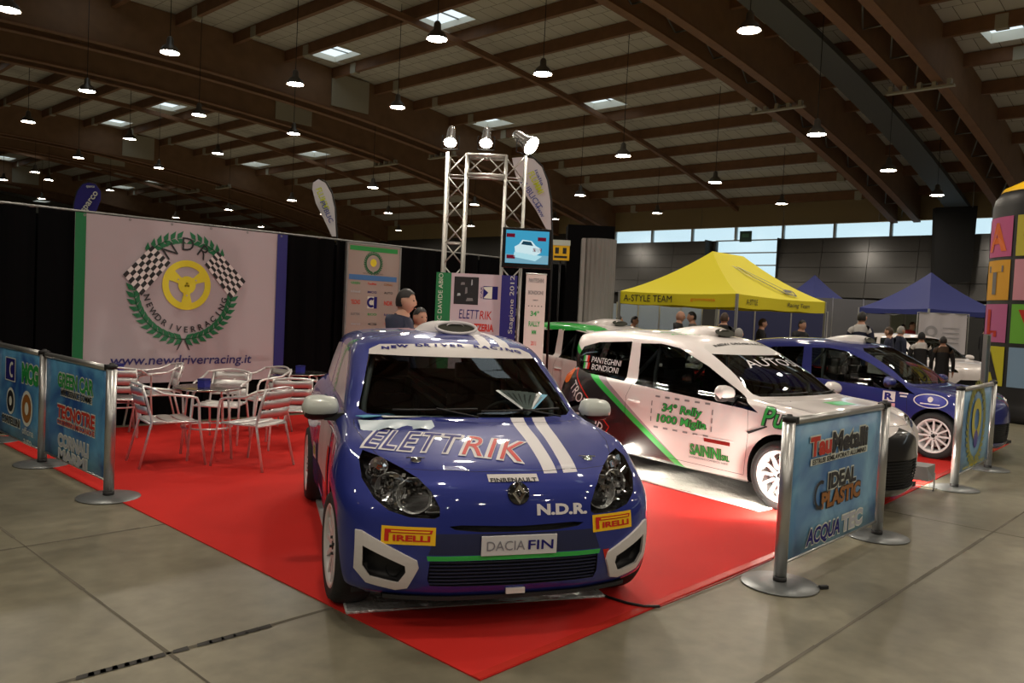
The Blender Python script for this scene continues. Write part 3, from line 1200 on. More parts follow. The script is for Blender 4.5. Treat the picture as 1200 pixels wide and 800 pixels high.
CLIO_P = dict(
    side=[[(-.27, .83), (-.45, .85), (-1.81, .935), (-1.87, 1.36), (-1.60, 1.375), (-1.34, 1.345), (-.95, 1.19), (-.5, .965)],
          [(-1.975, .95), (-2.55, .985), (-2.84, 1.03), (-2.86, 1.10), (-2.75, 1.27), (-2.5, 1.335), (-2.0, 1.372)]],
    screen=[(-.01, .945), (.45, .945), (.65, .95), (.69, .975), (.575, 1.36), (.51, 1.40), (-.01, 1.43)],
    rear=[(-.01, 1.08), (.50, 1.09), (.44, 1.34), (-.01, 1.36)],
    door=[(-.40, .24), (-.36, .6), (-.38, .845), (-.42, .87), (-1.80, .955), (-1.84, .93), (-1.90, .8), (-1.90, .5), (-1.80, .25)],
    handle=(-1.78, .76),
    hood=[(.585, 0), (.55, .25), (.46, .42), (.37, .54), (.22, .65), (.05, .72), (-.2, .755), (-.33, .73), (-.27, .62), (-.22, .45), (-.175, 0),
          (-.22, -.45), (-.27, -.62), (-.33, -.73), (-.2, -.755), (.05, -.72), (.22, -.65), (.37, -.54), (.46, -.42), (.55, -.25)],
    track=.785, arch=.36, glass=M_GLASS)
HLC = [(.42, .66), (.44, .72), (.52, .78), (.62, .825), (.72, .835), (.775, .80), (.77, .74), (.70, .69), (.58, .655)]
GRC = [(-.01, .24), (.42, .25), (.50, .30), (.47, .42), (.40, .50), (-.01, .505)]


def facets(parent, s, pts, n, seed, name='glint_quads'):  # loose chrome quads added in the lamp housing for glitter
    rnd = random.Random(seed)
    a = MB()
    for k in range(n):
        c, r_ = pts[k % len(pts)]
        t, q = rnd.uniform(0, 2 * PI), r_ * math.sqrt(rnd.random())
        p = Vector((c[0] - .02 + rnd.uniform(-.01, .01), s * c[1] + q * math.cos(t), c[2] + q * math.sin(t)))
        d = Vector((1, rnd.uniform(-.7, .7), rnd.uniform(-.6, .9))).normalized()
        u = d.cross(Vector((0, 0, 1))).normalized()
        v = d.cross(u)
        w_ = rnd.uniform(.006, .013)
        a.add([p + u * w_ + v * w_, p - u * w_ + v * w_, p - u * w_ - v * w_, p + u * w_ - v * w_], [(0, 1, 2, 3)])
    o = a.build(name, M_CHROME, parent, fix=False)
    o['kind'] = 'stuff'


def make_hatch(root, mats, front_black=False, band=None, side_paint=None, screen=None, vent=True, mirror=None, side_glass=None, nf=1.0):
    wb = 2.575
    keep = {}
    fn = lambda x: x if x < .36 else .36 + (x - .36) * nf
    tab_ = [[(fn(x), y, z) for x, y, z in row] for row in CLIO]

    def hook(bm, take):
        fr = lambda f: f.normal.x > .02 and f.calc_center_median().x > -.1
        for key, poly in (('headlamp', HLC), ('grille', GRC)):
            fs = cut(bm, poly, FRONT, fr)
            keep[key] = sub_bm(bm, fs)
            bmesh.ops.delete(bm, geom=fs, context='FACES')
        if front_black:
            for f in cut(bm, [(-.01, .1), (1, .1), (1, .55), (.72, .66), (.40, .64), (-.01, .78)], FRONT, lambda f: f.normal.x > -.2 and f.calc_center_median().x > .39):
                f.material_index = front_black

    P = dict(CLIO_P, mats=mats, band=band)
    P['hood'] = [(fn(x), y) for x, y in P['hood']]
    if mirror is not None:
        P['handle_mat'] = mirror
    if side_glass is not None:
        P['side_window'] = side_glass
    bvh = car_shell(root, tab_, wb, P, hook, side_paint)
    for s in (1, -1):
        hb = keep['headlamp'].copy()
        if s < 0:
            for v in hb.verts:
                v.co.y = -v.co.y
            bmesh.ops.reverse_faces(hb, faces=hb.faces[:])
        house = bucket(root, 'headlamp', hb, (-.10, -s * .03, -.01), mat('black lamp housing'))
        bm_obj('lens', hb, M_CLEAR, house)
        bowl(root, 'main_reflector', (.42, s * .54, .73), .06, .06, M_REFL, (1, s * .25, .15), house)
        bowl(root, 'dipped_reflector', (.36, s * .64, .755), .055, .05, M_REFL, (1, s * .4, .15), house)
        mirror_part(root, -.60, s * .93, .975, mirror or mats[0])
    g = keep['grille']
    mirror_bm(g)
    gh = bucket(root, 'lower_grille', g, (-.05, 0, 0), M_DARK)
    for k in range(9):
        a = MB()
        z = .262 + k * .027
        pts = []
        for i in range(25):
            y = -.40 + .80 * i / 24
            h, nn = ray_local(bvh, (2, y, z), (-1, 0, 0))
            if h:
                pts.append((h.x - .02, y, z))
        for i in range(len(pts) - 1):
            a.bar(pts[i], pts[i + 1], .014, .005)
        a.build('grille_bar', M_DARK, gh)
    if vent:
        a = MB()
        ov = (-1.52, 0)

        def ventf(u, v):
            x = .20 - .62 * u
            wv = .28 * (math.sin(min(1, u * 2.2 + .25) * PI / 2)) * (1 - .55 * max(0, u - .5))
            y = (v - .5) * 2 * wv
            hgt = .085 * (math.sin(PI * min(1, .35 + u * .65)) ** .8) * (1 - (2 * v - 1) ** 4)
            base = ray_local(bvh, (ov[0] + x, ov[1] + y, 3), (0, 0, -1))[0]
            return Vector((ov[0] + x, ov[1] + y, (base.z if base else 1.45) + hgt - .002))
        a.grid(lambda u, v: ventf(u, 1 - v), 12, 12)
        rv = a.build('roof_vent', mats[0] if mats[0] is M_CARW else M_WHITE, root, fix=False)
        n = 20
        c = ray_local(bvh, (ov[0] + .205, ov[1], 3), (0, 0, -1))[0] + Vector((.004, 0, .045))
        vs = [c + Vector((-.035 * math.sin(2 * PI * k / n), .165 * math.cos(2 * PI * k / n), .042 * math.sin(2 * PI * k / n))) for k in range(n)]
        a = MB()
        a.add(vs, [tuple(range(n))])
        a.build('vent_mouth', mat('vent mesh'), rv)
    a = MB()
    for y0, y1 in ((-.55, .0), (.05, .62)):
        pts = []
        for k in range(7):
            y = y0 + (y1 - y0) * k / 6
            h, nn = ray_local(bvh, (2, y, .965 + .012 * k / 6), (-1, 0, 0))
            pts.append(h + Vector((.015, 0, .012)))
        a.tube(pts, .007, 6)
    a.build('wiper', M_DARK, root)
    return bvh
# ------------------------------------------------------------------ white rally car with black and green livery
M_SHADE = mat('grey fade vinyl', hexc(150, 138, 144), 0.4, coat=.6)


def italian_flag(root, bvh, x, z, X, Y):
    for k, m in enumerate((M_GRN, M_WHITE, M_RED)):
        drect(root, bvh, 'flag_stripe', Vector((x, -1, z)) + Vector(X) * (k * .035 - .035), X, Y, .035, .07, m, .003)


def make_white_car():
    root = empty('rally_car', (7.647, 3.005, 0), D2R(-98), 'white three-door rally car with black tail livery edged in green, beside the blue front car', 'car')

    def paint(bm):
        for s in (1, -1):
            sd = lambda f, s=s: f.calc_center_median().y * s > .42 and abs(f.normal.y) > .2
            ln = lambda x: .665 - .609 * (x + 1.924)
            for f in cut(bm, [(-1.0, .10), (-1.0, ln(-1.0)), (-1.12, .10)], SIDE, sd):
                f.material_index = 0
            # grey fade, green line, black tail
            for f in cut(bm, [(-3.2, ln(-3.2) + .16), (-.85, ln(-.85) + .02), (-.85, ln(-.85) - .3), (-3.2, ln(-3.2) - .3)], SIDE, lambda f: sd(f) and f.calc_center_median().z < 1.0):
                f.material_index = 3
            for f in cut(bm, [(-3.4, ln(-3.4) + .035), (-.9, ln(-.9) + .035), (-.9, ln(-.9) - .3), (-3.4, ln(-3.4) - .3)], SIDE, sd):
                f.material_index = 2
            for f in cut(bm, [(-3.5, ln(-3.5) - .035), (-.8, ln(-.8) - .035), (-.8, -.3), (-3.5, -.3)], SIDE, sd):
                f.material_index = 1
        for f in bm.faces:
            c = f.calc_center_median()
            if c.x < -2.9 and c.z < 1.02:
                f.material_index = 1

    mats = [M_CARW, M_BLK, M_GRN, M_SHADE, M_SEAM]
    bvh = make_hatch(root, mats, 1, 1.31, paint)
    X, Y = Vector((1, 0, 0)), Vector((0, 0, 1))
    M_G2 = mat('dark green ink', hexc(20, 60, 25), .5)
    def st(txt, x, z, w_, h_, m, off=.0025, rot=0.0, **kw):
        c, n = math.cos(rot), math.sin(rot)
        return dtext(root, bvh, 'lettering', txt, (x, -1.0, z), (c, 0, n), (-n, 0, c), w_, h_, m, off, **kw)
    for dy, m, b in ((.0025, M_BLACKV, .06), (.0045, M_GRN, .01)):
        g = .012 if b > .03 else 0
        st("34° Rally", -1.14, .735, .50 + g, .105 + g, m, dy, bold=b, shear=.1)
        st("1000 Miglia", -1.14, .62, .62 + g, .10 + g, m, dy, bold=b, shear=.1)
        st("SAININI", -.835, .385, .36 + g, .10 + g, m, dy, bold=b)
        st("SRL", -.60, .36, .08 + g, .045 + g, m, dy, bold=b)
        st("Pu", -.10, .81, .24 + g, .17 + g, m, dy, bold=b, shear=.15)
    st("LAVORAZIONI E COMMERCIO INERTI", -.80, .308, .46, .018, M_BLACKV)
    for k in range(6):
        for z in (.845, .535):
            drect(root, bvh, 'dash_mark', (-1.46 + k * .125, -1, z), X, Y, .06, .018, M_GREY, .002)
    for z in (.77, .69, .61):
        for x in (-1.53, -.77):
            drect(root, bvh, 'dash_mark', (x, -1, z), X, Y, .014, .05, M_GREY, .002)
    drect(root, bvh, 'rub_strip', (-.70, -1, .50), X, Y, .30, .035, M_CHROME, .004)
    drect(root, bvh, 'rub_strip', (-.74, -1, .525), X, Y, .46, .012, mat('pale strip', hexc(230, 225, 225), .3), .004)
    decal(root, bvh, 'fender_vent', [(-.12, -.045), (.10, .04), (.11, .03), (-.09, -.06)], [(0, 3, 2, 1)], (-.26, -1, .69), X, Y, M_DARK, .003)
    # tail writing
    vs = [(.085 * math.cos(2 * PI * k / 20), .085 * math.sin(2 * PI * k / 20)) for k in range(20)]
    decal(root, bvh, 'orange_sun', vs, [tuple(range(20))], (-2.88, -1, .93), X, Y, M_ORG, .003)
    st("TROT", -2.60, .74, .34, .12, M_STRW, .003, -.75)
    st("op", -2.30, .44, .18, .11, M_STRW, .003, -.4)
    for a_, b_ in (((-2.78, 1.02), (-3.05, .86)), ((-2.78, 1.02), (-2.30, .60)), ((-2.30, .60), (-2.12, .44)), ((-2.12, .44), (-2.25, .25))):
        p, q = Vector(a_), Vector(b_)
        d = (q - p)
        rot = math.atan2(d.y, d.x)
        c, n = math.cos(rot), math.sin(rot)
        m_ = (p + q) / 2
        drect(root, bvh, 'red_outline', (m_.x, -1, m_.y), (c, 0, n), (-n, 0, c), d.length, .014, M_RED, .003)
    # names on the rear quarter window, band, bonnet and windscreen writing
    st("PANTEGHINI", -2.33, 1.13, .46, .062, M_STRW, .004, -.03)
    st("BONDIONI", -2.33, 1.05, .42, .062, M_STRW, .004, -.03)
    italian_flag(root, bvh, -2.66, 1.14, X, Y)
    italian_flag(root, bvh, -2.64, 1.06, X, Y)
    dtext(root, bvh, 'lettering', 'NEW DRIVER RACING', (-1.1, 0, 1.368), (0, 1, 0), (-.75, 0, .65), .92, .045, M_BLACKV, .004, bold=.03)
    dtext(root, bvh, 'lettering', 'AUTOSI', (-.8, 0, 1.13), (0, 1, 0), (-.8, 0, .6), .85, .13, M_STRW, .004)
    dtext(root, bvh, 'lettering', 'Tour', (-.8, .0, 1.255), (0, 1, 0), (-.8, 0, .6), .22, .045, M_STRW, .004)
    drect(root, bvh, 'sticker', (-.02, .08, .95), (0, 1, 0), (-1, 0, 0), .34, .16, M_GRN, .002)
    for k, (x, w_) in enumerate(((-1.55, .30), (-1.75, .22))):
        dtext(root, bvh, 'lettering', 'Puma'[:3 + k], (x, -.35, 1.5), (.6, .8, 0), (-.8, .6, 0), w_, .07, M_GRN, .003)
    return root, bvh


def make_blue_hatch():
    root = empty('rally_car', (12.056, 3.105, 0), D2R(-94.5), 'deep blue rally hatchback with white rims and oval wing badge, behind the white car', 'car')
    bvh = make_hatch(root, [M_BLUE2, M_BLK, M_SEAM], 0, None, None, nf=.72)
    X, Y = Vector((1, 0, 0)), Vector((0, 0, 1))
    n = 32
    for r0, r1, cx, cz, a_, b_, m in ((1, .93, -.06, .765, .225, .095, M_STRW), (.95, 0, -.06, .765, 0.21, .088, mat('mid blue print', hexc(40, 45, 140), .4)), (.30, .0, -.06, .785, .12, .12, M_STRW)):
        if r1 > 0:
            vs = [(a_ * math.cos(2 * PI * k / n), b_ * math.sin(2 * PI * k / n)) for k in range(n)] + [(a_ * r1 * math.cos(2 * PI * k / n), b_ * (r1 - .04) * math.sin(2 * PI * k / n)) for k in range(n)]
            fs = [(k, (k + 1) % n, n + (k + 1) % n, n + k) for k in range(n)]
        else:
            vs = [(a_ * r0 * math.cos(2 * PI * k / n), b_ * r0 * math.sin(2 * PI * k / n)) for k in range(n)]
            fs = [tuple(range(n))]
        decal(root, bvh, 'oval_badge', vs, fs, (cx, -1, cz), X, Y, m, .003 + (.002 if r1 == 0 else 0) + (.002 if r0 == .3 else 0))
    drect(root, bvh, 'lettering', (-.06, -1, .725), X, Y, .26, .014, M_STRW, .006)
    drect(root, bvh, 'sticker', (-.615, -1, .77), X, Y, .17, .14, M_STRW, .003)
    dtext(root, bvh, 'lettering', 'R', (-.615, -1, .77), X, Y, .12, .10, M_NAVY, .005, bold=.05)
    drect(root, bvh, 'sticker', (-.60, -1, .655), X, Y, .15, .05, mat('pink vinyl', hexc(200, 150, 160), .4), .003)
    drect(root, bvh, 'sticker', (-.60, -1, .585), X, Y, .13, .06, M_STRW, .003)
    dtext(root, bvh, 'lettering', 'M', (-.60, -1, .585), X, Y, .09, .045, M_NAVY, .005, bold=.05)
    drect(root, bvh, 'sticker', (-.42, -1, .83), X, Y, .12, .02, M_STRW, .003)
    drect(root, bvh, 'sticker', (-.42, -1, .79), X, Y, .09, .02, M_STRW, .003)
    dtext(root, bvh, 'lettering', 'SSI', (-2.35, -1, 1.10), X, Y, .20, .08, M_STRW, .004)
    root.scale = (.96, .96, .96)
    return root


def make_green_white():
    p = GS(682, 11.2)
    root = empty('rally_car', (10.32, 6.35, 0), D2R(-100), 'white rally car with a green roof edge, parked behind the white and black one', 'car')

    def paint(bm):
        for f in bm.faces:
            c = f.calc_center_median()
            if c.z > 1.375 and .42 < abs(c.y) < .70 and -2.9 < c.x < -1.0:
                f.material_index = 1
    make_hatch(root, [M_CARW, M_GRN, M_SEAM], 0, None, paint)
    return root
# ------------------------------------------------------------------ the hall
X0, X1 = -18.0, 42.0
zl = lambda x: 10.5 - .0041 * (x - 12) ** 2
zu = lambda x: 12.2 - .0043 * (x - 12) ** 2
WOODS = mat('glulam timber', (0.22, 0.122, 0.066), 0.65, noise=.25, nscale=2.0)
WOODP = mat('purlin timber', (0.20, 0.098, 0.05), 0.65, noise=.25, nscale=3.0)


def deck_material():
    m = bpy.data.materials.new('pale roof deck boards')
    m.use_nodes = True
    nt = m.node_tree
    b = nt.nodes['Principled BSDF']
    tc = nt.nodes.new('ShaderNodeTexCoord')
    br = nt.nodes.new('ShaderNodeTexBrick')
    br.inputs['Scale'].default_value = 1.0
    br.inputs['Brick Width'].default_value = .6
    br.inputs['Row Height'].default_value = 1.16
    br.inputs['Mortar Size'].default_value = .012
    br.inputs['Color1'].default_value = (.50, .485, .45, 1)
    br.inputs['Color2'].default_value = (.55, .53, .49, 1)
    br.inputs['Mortar'].default_value = (.14, .12, .10, 1)
    mp = nt.nodes.new('ShaderNodeMapping')
    mp.inputs['Rotation'].default_value = (0, 0, PI / 2)
    nt.links.new(tc.outputs['Object'], mp.inputs[0])
    nt.links.new(mp.outputs[0], br.inputs['Vector'])
    nt.links.new(br.outputs['Color'], b.inputs['Base Color'])
    b.inputs['Roughness'].default_value = .85
    return m


def floor_material():
    m = bpy.data.materials.new('worn concrete')
    m.use_nodes = True
    nt = m.node_tree
    b = nt.nodes['Principled BSDF']
    tc = nt.nodes.new('ShaderNodeTexCoord')
    n1 = nt.nodes.new('ShaderNodeTexNoise')
    n1.inputs['Scale'].default_value = .9
    n1.inputs['Detail'].default_value = 9
    n1.inputs['Roughness'].default_value = .62
    n2 = nt.nodes.new('ShaderNodeTexNoise')
    n2.inputs['Scale'].default_value = 7
    n2.inputs['Detail'].default_value = 8
    r1 = nt.nodes.new('ShaderNodeValToRGB')
    r1.color_ramp.elements[0].position = .32
    r1.color_ramp.elements[0].color = (.120, .108, .074, 1)
    r1.color_ramp.elements[1].position = .68
    r1.color_ramp.elements[1].color = (.205, .187, .132, 1)
    mx = nt.nodes.new('ShaderNodeMix')
    mx.data_type = 'RGBA'
    mx.blend_type = 'OVERLAY'
    mx.inputs[0].default_value = .45
    for n in (n1, n2):
        nt.links.new(tc.outputs['Object'], n.inputs['Vector'])
    nt.links.new(n1.outputs['Fac'], r1.inputs[0])
    nt.links.new(r1.outputs[0], mx.inputs[6])
    nt.links.new(n2.outputs['Fac'], mx.inputs[7])
    nt.links.new(mx.outputs[2], b.inputs['Base Color'])
    rr = nt.nodes.new('ShaderNodeMapRange')
    rr.inputs[3].default_value = .22
    rr.inputs[4].default_value = .50
    nt.links.new(n1.outputs['Fac'], rr.inputs[0])
    nt.links.new(rr.outputs[0], b.inputs['Roughness'])
    bp = nt.nodes.new('ShaderNodeBump')
    bp.inputs['Strength'].default_value = .08
    nt.links.new(n2.outputs['Fac'], bp.inputs['Height'])
    nt.links.new(bp.outputs[0], b.inputs['Normal'])
    return m


a = MB()
a.box(X0, X1, -30, 100, -.3, 0)
fl = a.build('floor', floor_material())
tag(fl, 'worn beige concrete hall floor with saw-cut joints', kind='structure')
# joints between the slabs
M_JOINT = mat('tarred joint', (.085, .074, .052), .8, noise=.7, nscale=2.5)
JX = [G(0, 645).y, G(90, 795).y, G(1200, 600).y]
for k, yj in enumerate(sorted(JX)):
    a = MB()
    x = -8.0
    while x < 40:
        x2 = x + random.uniform(.25, .6)
        wv = random.uniform(.006, .016)
        a.add([(x, yj - wv, .0015), (x2, yj - wv * .9, .0015), (x2, yj + wv, .0015), (x, yj + wv * .8, .0015)], [(0, 1, 2, 3)])
        x = x2
    o = a.build('joint', M_JOINT, fl, fix=False)
for xj in (G(110, 700).x, G(1060, 760).x + 3.2, -2.2):
    a = MB()
    y = -8.0
    while y < 30:
        y2 = y + random.uniform(.25, .6)
        wv = random.uniform(.005, .012)
        a.add([(xj - wv, y, .0015), (xj + wv, y, .0015), (xj + wv * .8, y2, .0015), (xj - wv * .9, y2, .0015)], [(0, 1, 2, 3)])
        y = y2
    a.build('joint', M_JOINT, fl, fix=False)
a = MB()           # broken dark marks along the front joint
for k in range(16):
    p = G(100 + k * 14, 792 - k * 3.8)
    if random.random() < .8:
        a.add([(p.x - .045, p.y - .018, .003), (p.x + .03, p.y - .024, .003), (p.x + .04, p.y + .020, .003), (p.x - .03, p.y + .018, .003)], [(0, 1, 2, 3)])
o = a.build('floor_mark', mat('black scuff', (.02, .018, .015), .7), fl, fix=False)
o['kind'] = 'stuff'

# arches: twin glulam beams
TW = [(-14.6, -13.5), (-9.8, -8.7), (8.4, 9.45), (13.2, 14.25), (31.3, 32.35), (36.0, 37.05), (54.6, 55.65), (59.4, 60.45), (77.8, 78.85), (82.6, 83.65)]
xs = [X0 + (X1 - X0) * k / 40 for k in range(41)]
M_STEEL = mat('galvanised steel', (.22, .22, .21), .45, .6)
M_PLATE = mat('pale acoustic plate', hexc(165, 160, 145), .8)
roof_beams = []
for pr in TW:
    pair = []
    for y in pr:
        a = MB()
        vs = []
        for x in xs:
            vs += [(x, y - .11, zl(x)), (x, y + .11, zl(x)), (x, y + .11, zu(x)), (x, y - .11, zu(x))]
        fs = []
        for i in range(40):
            for k in range(4):
                l = (k + 1) % 4
                fs.append((i * 4 + k, i * 4 + l, (i + 1) * 4 + l, (i + 1) * 4 + k))
        a.add(vs, fs)
        o = a.build('ceiling_beam', WOODS)
        tag(o, kind='structure')
        pair.append(o)
        # pale lip along the lower edge
        a = MB()
        vs = []
        for x in xs:
            vs += [(x, y - .16, zl(x) - .07), (x, y + .16, zl(x) - .07), (x, y + .16, zl(x)), (x, y - .16, zl(x))]
        a.add(vs, fs)
        a.build('beam_flange', WOODP, o)
    y0, y1 = pr
    if -1 < y0 < 62:
        for k in range(26):
            xa, xb = X0 + k * 2.33, X0 + (k + 1) * 2.33
            if xa < 10:
                continue
            a = MB()
            a.tube([(xa, y0 + .1, zl(xa) + .25), (xb, y1 - .1, zl(xb) + .25)], .028, 6)
            a.tube([(xb, y0 + .1, zl(xb) + .25), (xb, y1 - .1, zl(xb) + .25)], .028, 6)
            a.tube([(xb, y0 + .1, zl(xb) + .25), (xb, y1 - .1, zl(xb) + 1.2)], .02, 6)
            a.build('brace', M_STEEL, pair[0])
        a = MB()          # slotted hanger plate joining the twins
        xh = 27.8
        a.box(xh - .1, xh + .1, y0 - .5, y1 + .5, zl(xh) - .26, zl(xh) - .20)
        for k in range(5):
            yy = y0 - .35 + k * (y1 - y0 + .7) / 4
            a.box(xh - .1, xh + .1, yy - .06, yy + .06, zl(xh) - .20, zl(xh) - .02)
        a.build('hanger_plate', mat('white hanger', hexc(170, 165, 150), .7), pair[0])
    if y0 > 20:
        a = MB()
        a.box(20.6, 22.6, y0 - .18, y0 - .13, zl(21.6) + .15, zu(21.6) - .1)
        a.build('acoustic_plate', M_PLATE, pair[0])

# deck, purlins, skylights
PX = [13.7 + 2.33 * k for k in range(-14, 13)]
PX = [x for x in PX if X0 < x < X1]
bays = []
yy = -30.0
for pr in TW:
    bays.append((yy, pr[0]))
    yy = pr[1]
bays.append((yy, 100.0))
SKX = {round(v, 1) for v in (10.0, 19.4, 28.7)}
edges = [X0] + PX + [X1]
deck = MB()
M_DECK = deck_material()
M_REV = mat('white skylight reveal', hexc(215, 212, 200), .7)
sky_list = []
for i in range(len(edges) - 1):
    xa, xb = edges[i], edges[i + 1]
    xm = (xa + xb) / 2
    hole = any(abs(xm - s_) < 1.2 for s_ in (.65, 9.97, 19.3, 28.6))
    holes = []
    if hole:
        for y0, y1 in bays:
            if y1 - y0 > 10 and y0 > -12:
                holes += [(y0 + 7.3, y0 + 9.2), (y1 - 2.9, y1 - 1.0)]
            elif y0 < -12 and y1 - y0 > 10:
                holes += [(y1 - 9.2, y1 - 7.3)]
    ycuts = [-30.0]
    for h0, h1 in sorted(holes):
        deck.add([(xa, ycuts[-1], zu(xa) + .02), (xb, ycuts[-1], zu(xb) + .02), (xb, h0, zu(xb) + .02), (xa, h0, zu(xa) + .02)], [(3, 2, 1, 0)])
        # solid strips either side in x
        for p, q in ((xa, xm - .62), (xm + .62, xb)):
            deck.add([(p, h0, zu(p) + .02), (q, h0, zu(q) + .02), (q, h1, zu(q) + .02), (p, h1, zu(p) + .02)], [(3, 2, 1, 0)])
        ycuts.append(h1)
        sky_list.append((xm, h0, h1))
    deck.add([(xa, ycuts[-1], zu(xa) + .02), (xb, ycuts[-1], zu(xb) + .02), (xb, 100, zu(xb) + .02), (xa, 100, zu(xa) + .02)], [(3, 2, 1, 0)])
ceil = deck.build('ceiling', M_DECK, fix=False)
tag(ceil, kind='structure')
for xm, h0, h1 in sky_list:
    a = MB()
    x0_, x1_ = xm - .62, xm + .62
    zb, zt = min(zu(x0_), zu(x1_)) - .03, max(zu(x0_), zu(x1_)) + .12
    for (p, q) in (((x0_, h0), (x1_, h0)), ((x1_, h0), (x1_, h1)), ((x1_, h1), (x0_, h1)), ((x0_, h1), (x0_, h0))):
        a.add([(p[0], p[1], zb), (q[0], q[1], zb), (q[0], q[1], zt), (p[0], p[1], zt)], [(0, 1, 2, 3)])
    sk = a.build('skylight_shaft', M_REV, ceil)
    a = MB()
    ym = (h0 + h1) / 2
    a.box(x0_, x1_, ym - .025, ym + .025, zt - .04, zt)
    a.build('glazing_bar', M_STEEL, sk)
pm = {}
for x in PX:
    for y0, y1 in bays:
        if y0 > 78 or y1 < -10:
            continue
        zt = zu(x)
        a = MB()
        e = .9 if y1 - y0 > 10 else 0
        a.box(x - .09, x + .09, y0 + .1, y1 - .1, zt - .42, zt + .01)
        o = a.build('purlin', WOODP, ceil)
        if e and x > 4:
            b = MB()
            for yy in (y0 + 1.5, y1 - 1.9):
                b.box(x - .13, x + .13, yy, yy + .35, zt - .47, zt - .05)
            b.build('purlin_shoe', M_PLATE, o)
for y0, y1 in bays:
    if y1 - y0 > 10 and -12 < y0 < 78:
        ym = (y0 + y1) / 2
        a = MB()
        vs = []
        for x in xs:
            vs += [(x, ym - .09, zu(x) - .60), (x, ym + .09, zu(x) - .60), (x, ym + .09, zu(x) - .40), (x, ym - .09, zu(x) - .40)]
        a.add(vs, fs)
        a.build('bay_stringer', WOODP, ceil)
# duct with cross pieces in the narrow bay near the right hand arches
a = MB()
vs = []
for x in xs:
    vs += [(x, 10.9, zu(x) - 1.1), (x, 11.9, zu(x) - 1.1), (x, 11.9, zu(x) - .9), (x, 10.9, zu(x) - .9)]
a.add(vs, fs)
a.build('service_tray', mat('grey tray', (.075, .078, .08), .6), ceil)

# walls
M_TAN = mat('tan wall panel', hexc(150, 132, 98), .7)
M_DKWALL = mat('dark hall wall', (.03, .028, .026), .7)
for nm, (xa, xb, ya, yb) in dict(wall_left=(X0, X1, 100, 100.3), wall_right=(X0, X1, -30.3, -30), wall_back=(X0 - .3, X0, -30, 100)).items():
    a = MB()
    a.box(xa, xb, ya, yb, 0, 12.6)
    tag(a.build(nm, mat('hall side wall', hexc(120, 112, 95), .8)), kind='structure')
wf = MB()
wf.box(X1, X1 + .3, -30, 100, 0, 3.3)
wf.box(X1, X1 + .3, -30, 20.0, 3.3, 6.1)
wf.box(X1, X1 + .3, 24.0, 100, 3.3, 6.1)
wf.box(X1, X1 + .3, 34.0, 100, 6.1, 6.85)
wall_far = wf.build('wall_far', M_DKWALL)
tag(wall_far, kind='structure')
for k in range(26):
    y = -30 + k * 5.0
    a = MB()
    a.box(X1, X1 + .25, y + .02, y + 4.98, 6.85, 8.05)
    a.build('wall_panel', M_TAN, wall_far)
    a = MB()
    a.box(X1 + .1, X1 + .35, y, y + 5.0, 8.05, 8.35)
    a.build('dark_band', M_DKWALL, wall_far)  # dark band set back between the two panel rows
    a = MB()
    a.box(X1 - .02, X1 + .25, y + .02, y + 4.98, 8.35, 9.6)
    a.build('wall_panel', M_TAN, wall_far)
# high window band with mullions, frosted panes backlit by daylight
M_PANE = glass('frosted daylight pane', (.85, .92, .95), 1.0, .3)
k = 0
for y in np.arange(6.0, 34.0, 2.8):
    a = MB()
    a.box(X1 + .08, X1 + .10, y + .06, y + 2.74, 6.12, 6.83)
    k += 1
    o = a.build('window_%d' % k, M_PANE)
    tag(o, kind='structure')
    b = MB()
    b.box(X1, X1 + .2, y - .06, y + .06, 6.1, 6.85)
    b.build('window_frame', mat('pale frame', hexc(190, 195, 195), .5), o)
k += 1
a = MB()
a.box(X1 + .08, X1 + .10, 20.0, 24.0, 3.3, 6.1)
o = a.build('window_%d' % k, M_PANE)
tag(o, kind='structure')
for z in (3.3, 4.0, 4.7, 5.4, 6.1):
    b = MB()
    b.box(X1, X1 + .2, 20, 24, z - .03, z + .03)
    b.build('window_frame', mat('pale frame'), o)
# dark cladding panels standing proud of the far wall
M_CLAD = mat('dark glossy cladding', (.055, .052, .048), .28, spec=.6)
cl0, cl1 = -4, 20.2
for (ya, yb) in ((-1.2, 19.9), (24.2, 31.0)):
    n = max(1, round((yb - ya) / 2.35))
    for c in range(n):
        for r in range(4):
            y0_, y1_ = ya + (yb - ya) * c / n, ya + (yb - ya) * (c + 1) / n
            z0_, z1_ = 3.0 + r * .77, 3.0 + (r + 1) * .77
            a = MB()
            t0, t1 = .5 - .1 * r, .5 - .1 * (r + 1)
            a.add([(X1 - .35 - t0, y0_ + .012, z0_ + .012), (X1 - .35 - t0, y1_ - .012, z0_ + .012), (X1 - .35 - t1, y1_ - .012, z1_ - .012), (X1 - .35 - t1, y0_ + .012, z1_ - .012),
                   (X1 - .31 - t0, y0_ + .012, z0_ + .012), (X1 - .31 - t0, y1_ - .012, z0_ + .012), (X1 - .31 - t1, y1_ - .012, z1_ - .012), (X1 - .31 - t1, y0_ + .012, z1_ - .012)],
                  [(3, 2, 1, 0), (4, 5, 6, 7), (0, 1, 5, 4), (2, 3, 7, 6), (1, 2, 6, 5), (0, 4, 7, 3)])
            a.build('cladding_panel', M_CLAD, wall_far)
    a = MB()
    a.box(X1 - .8, X1, ya, ya + .05, 2.9, 6.1)
    a.box(X1 - .8, X1, yb - .05, yb, 2.9, 6.1)
    a.build('cladding_return', M_DKWALL, wall_far)
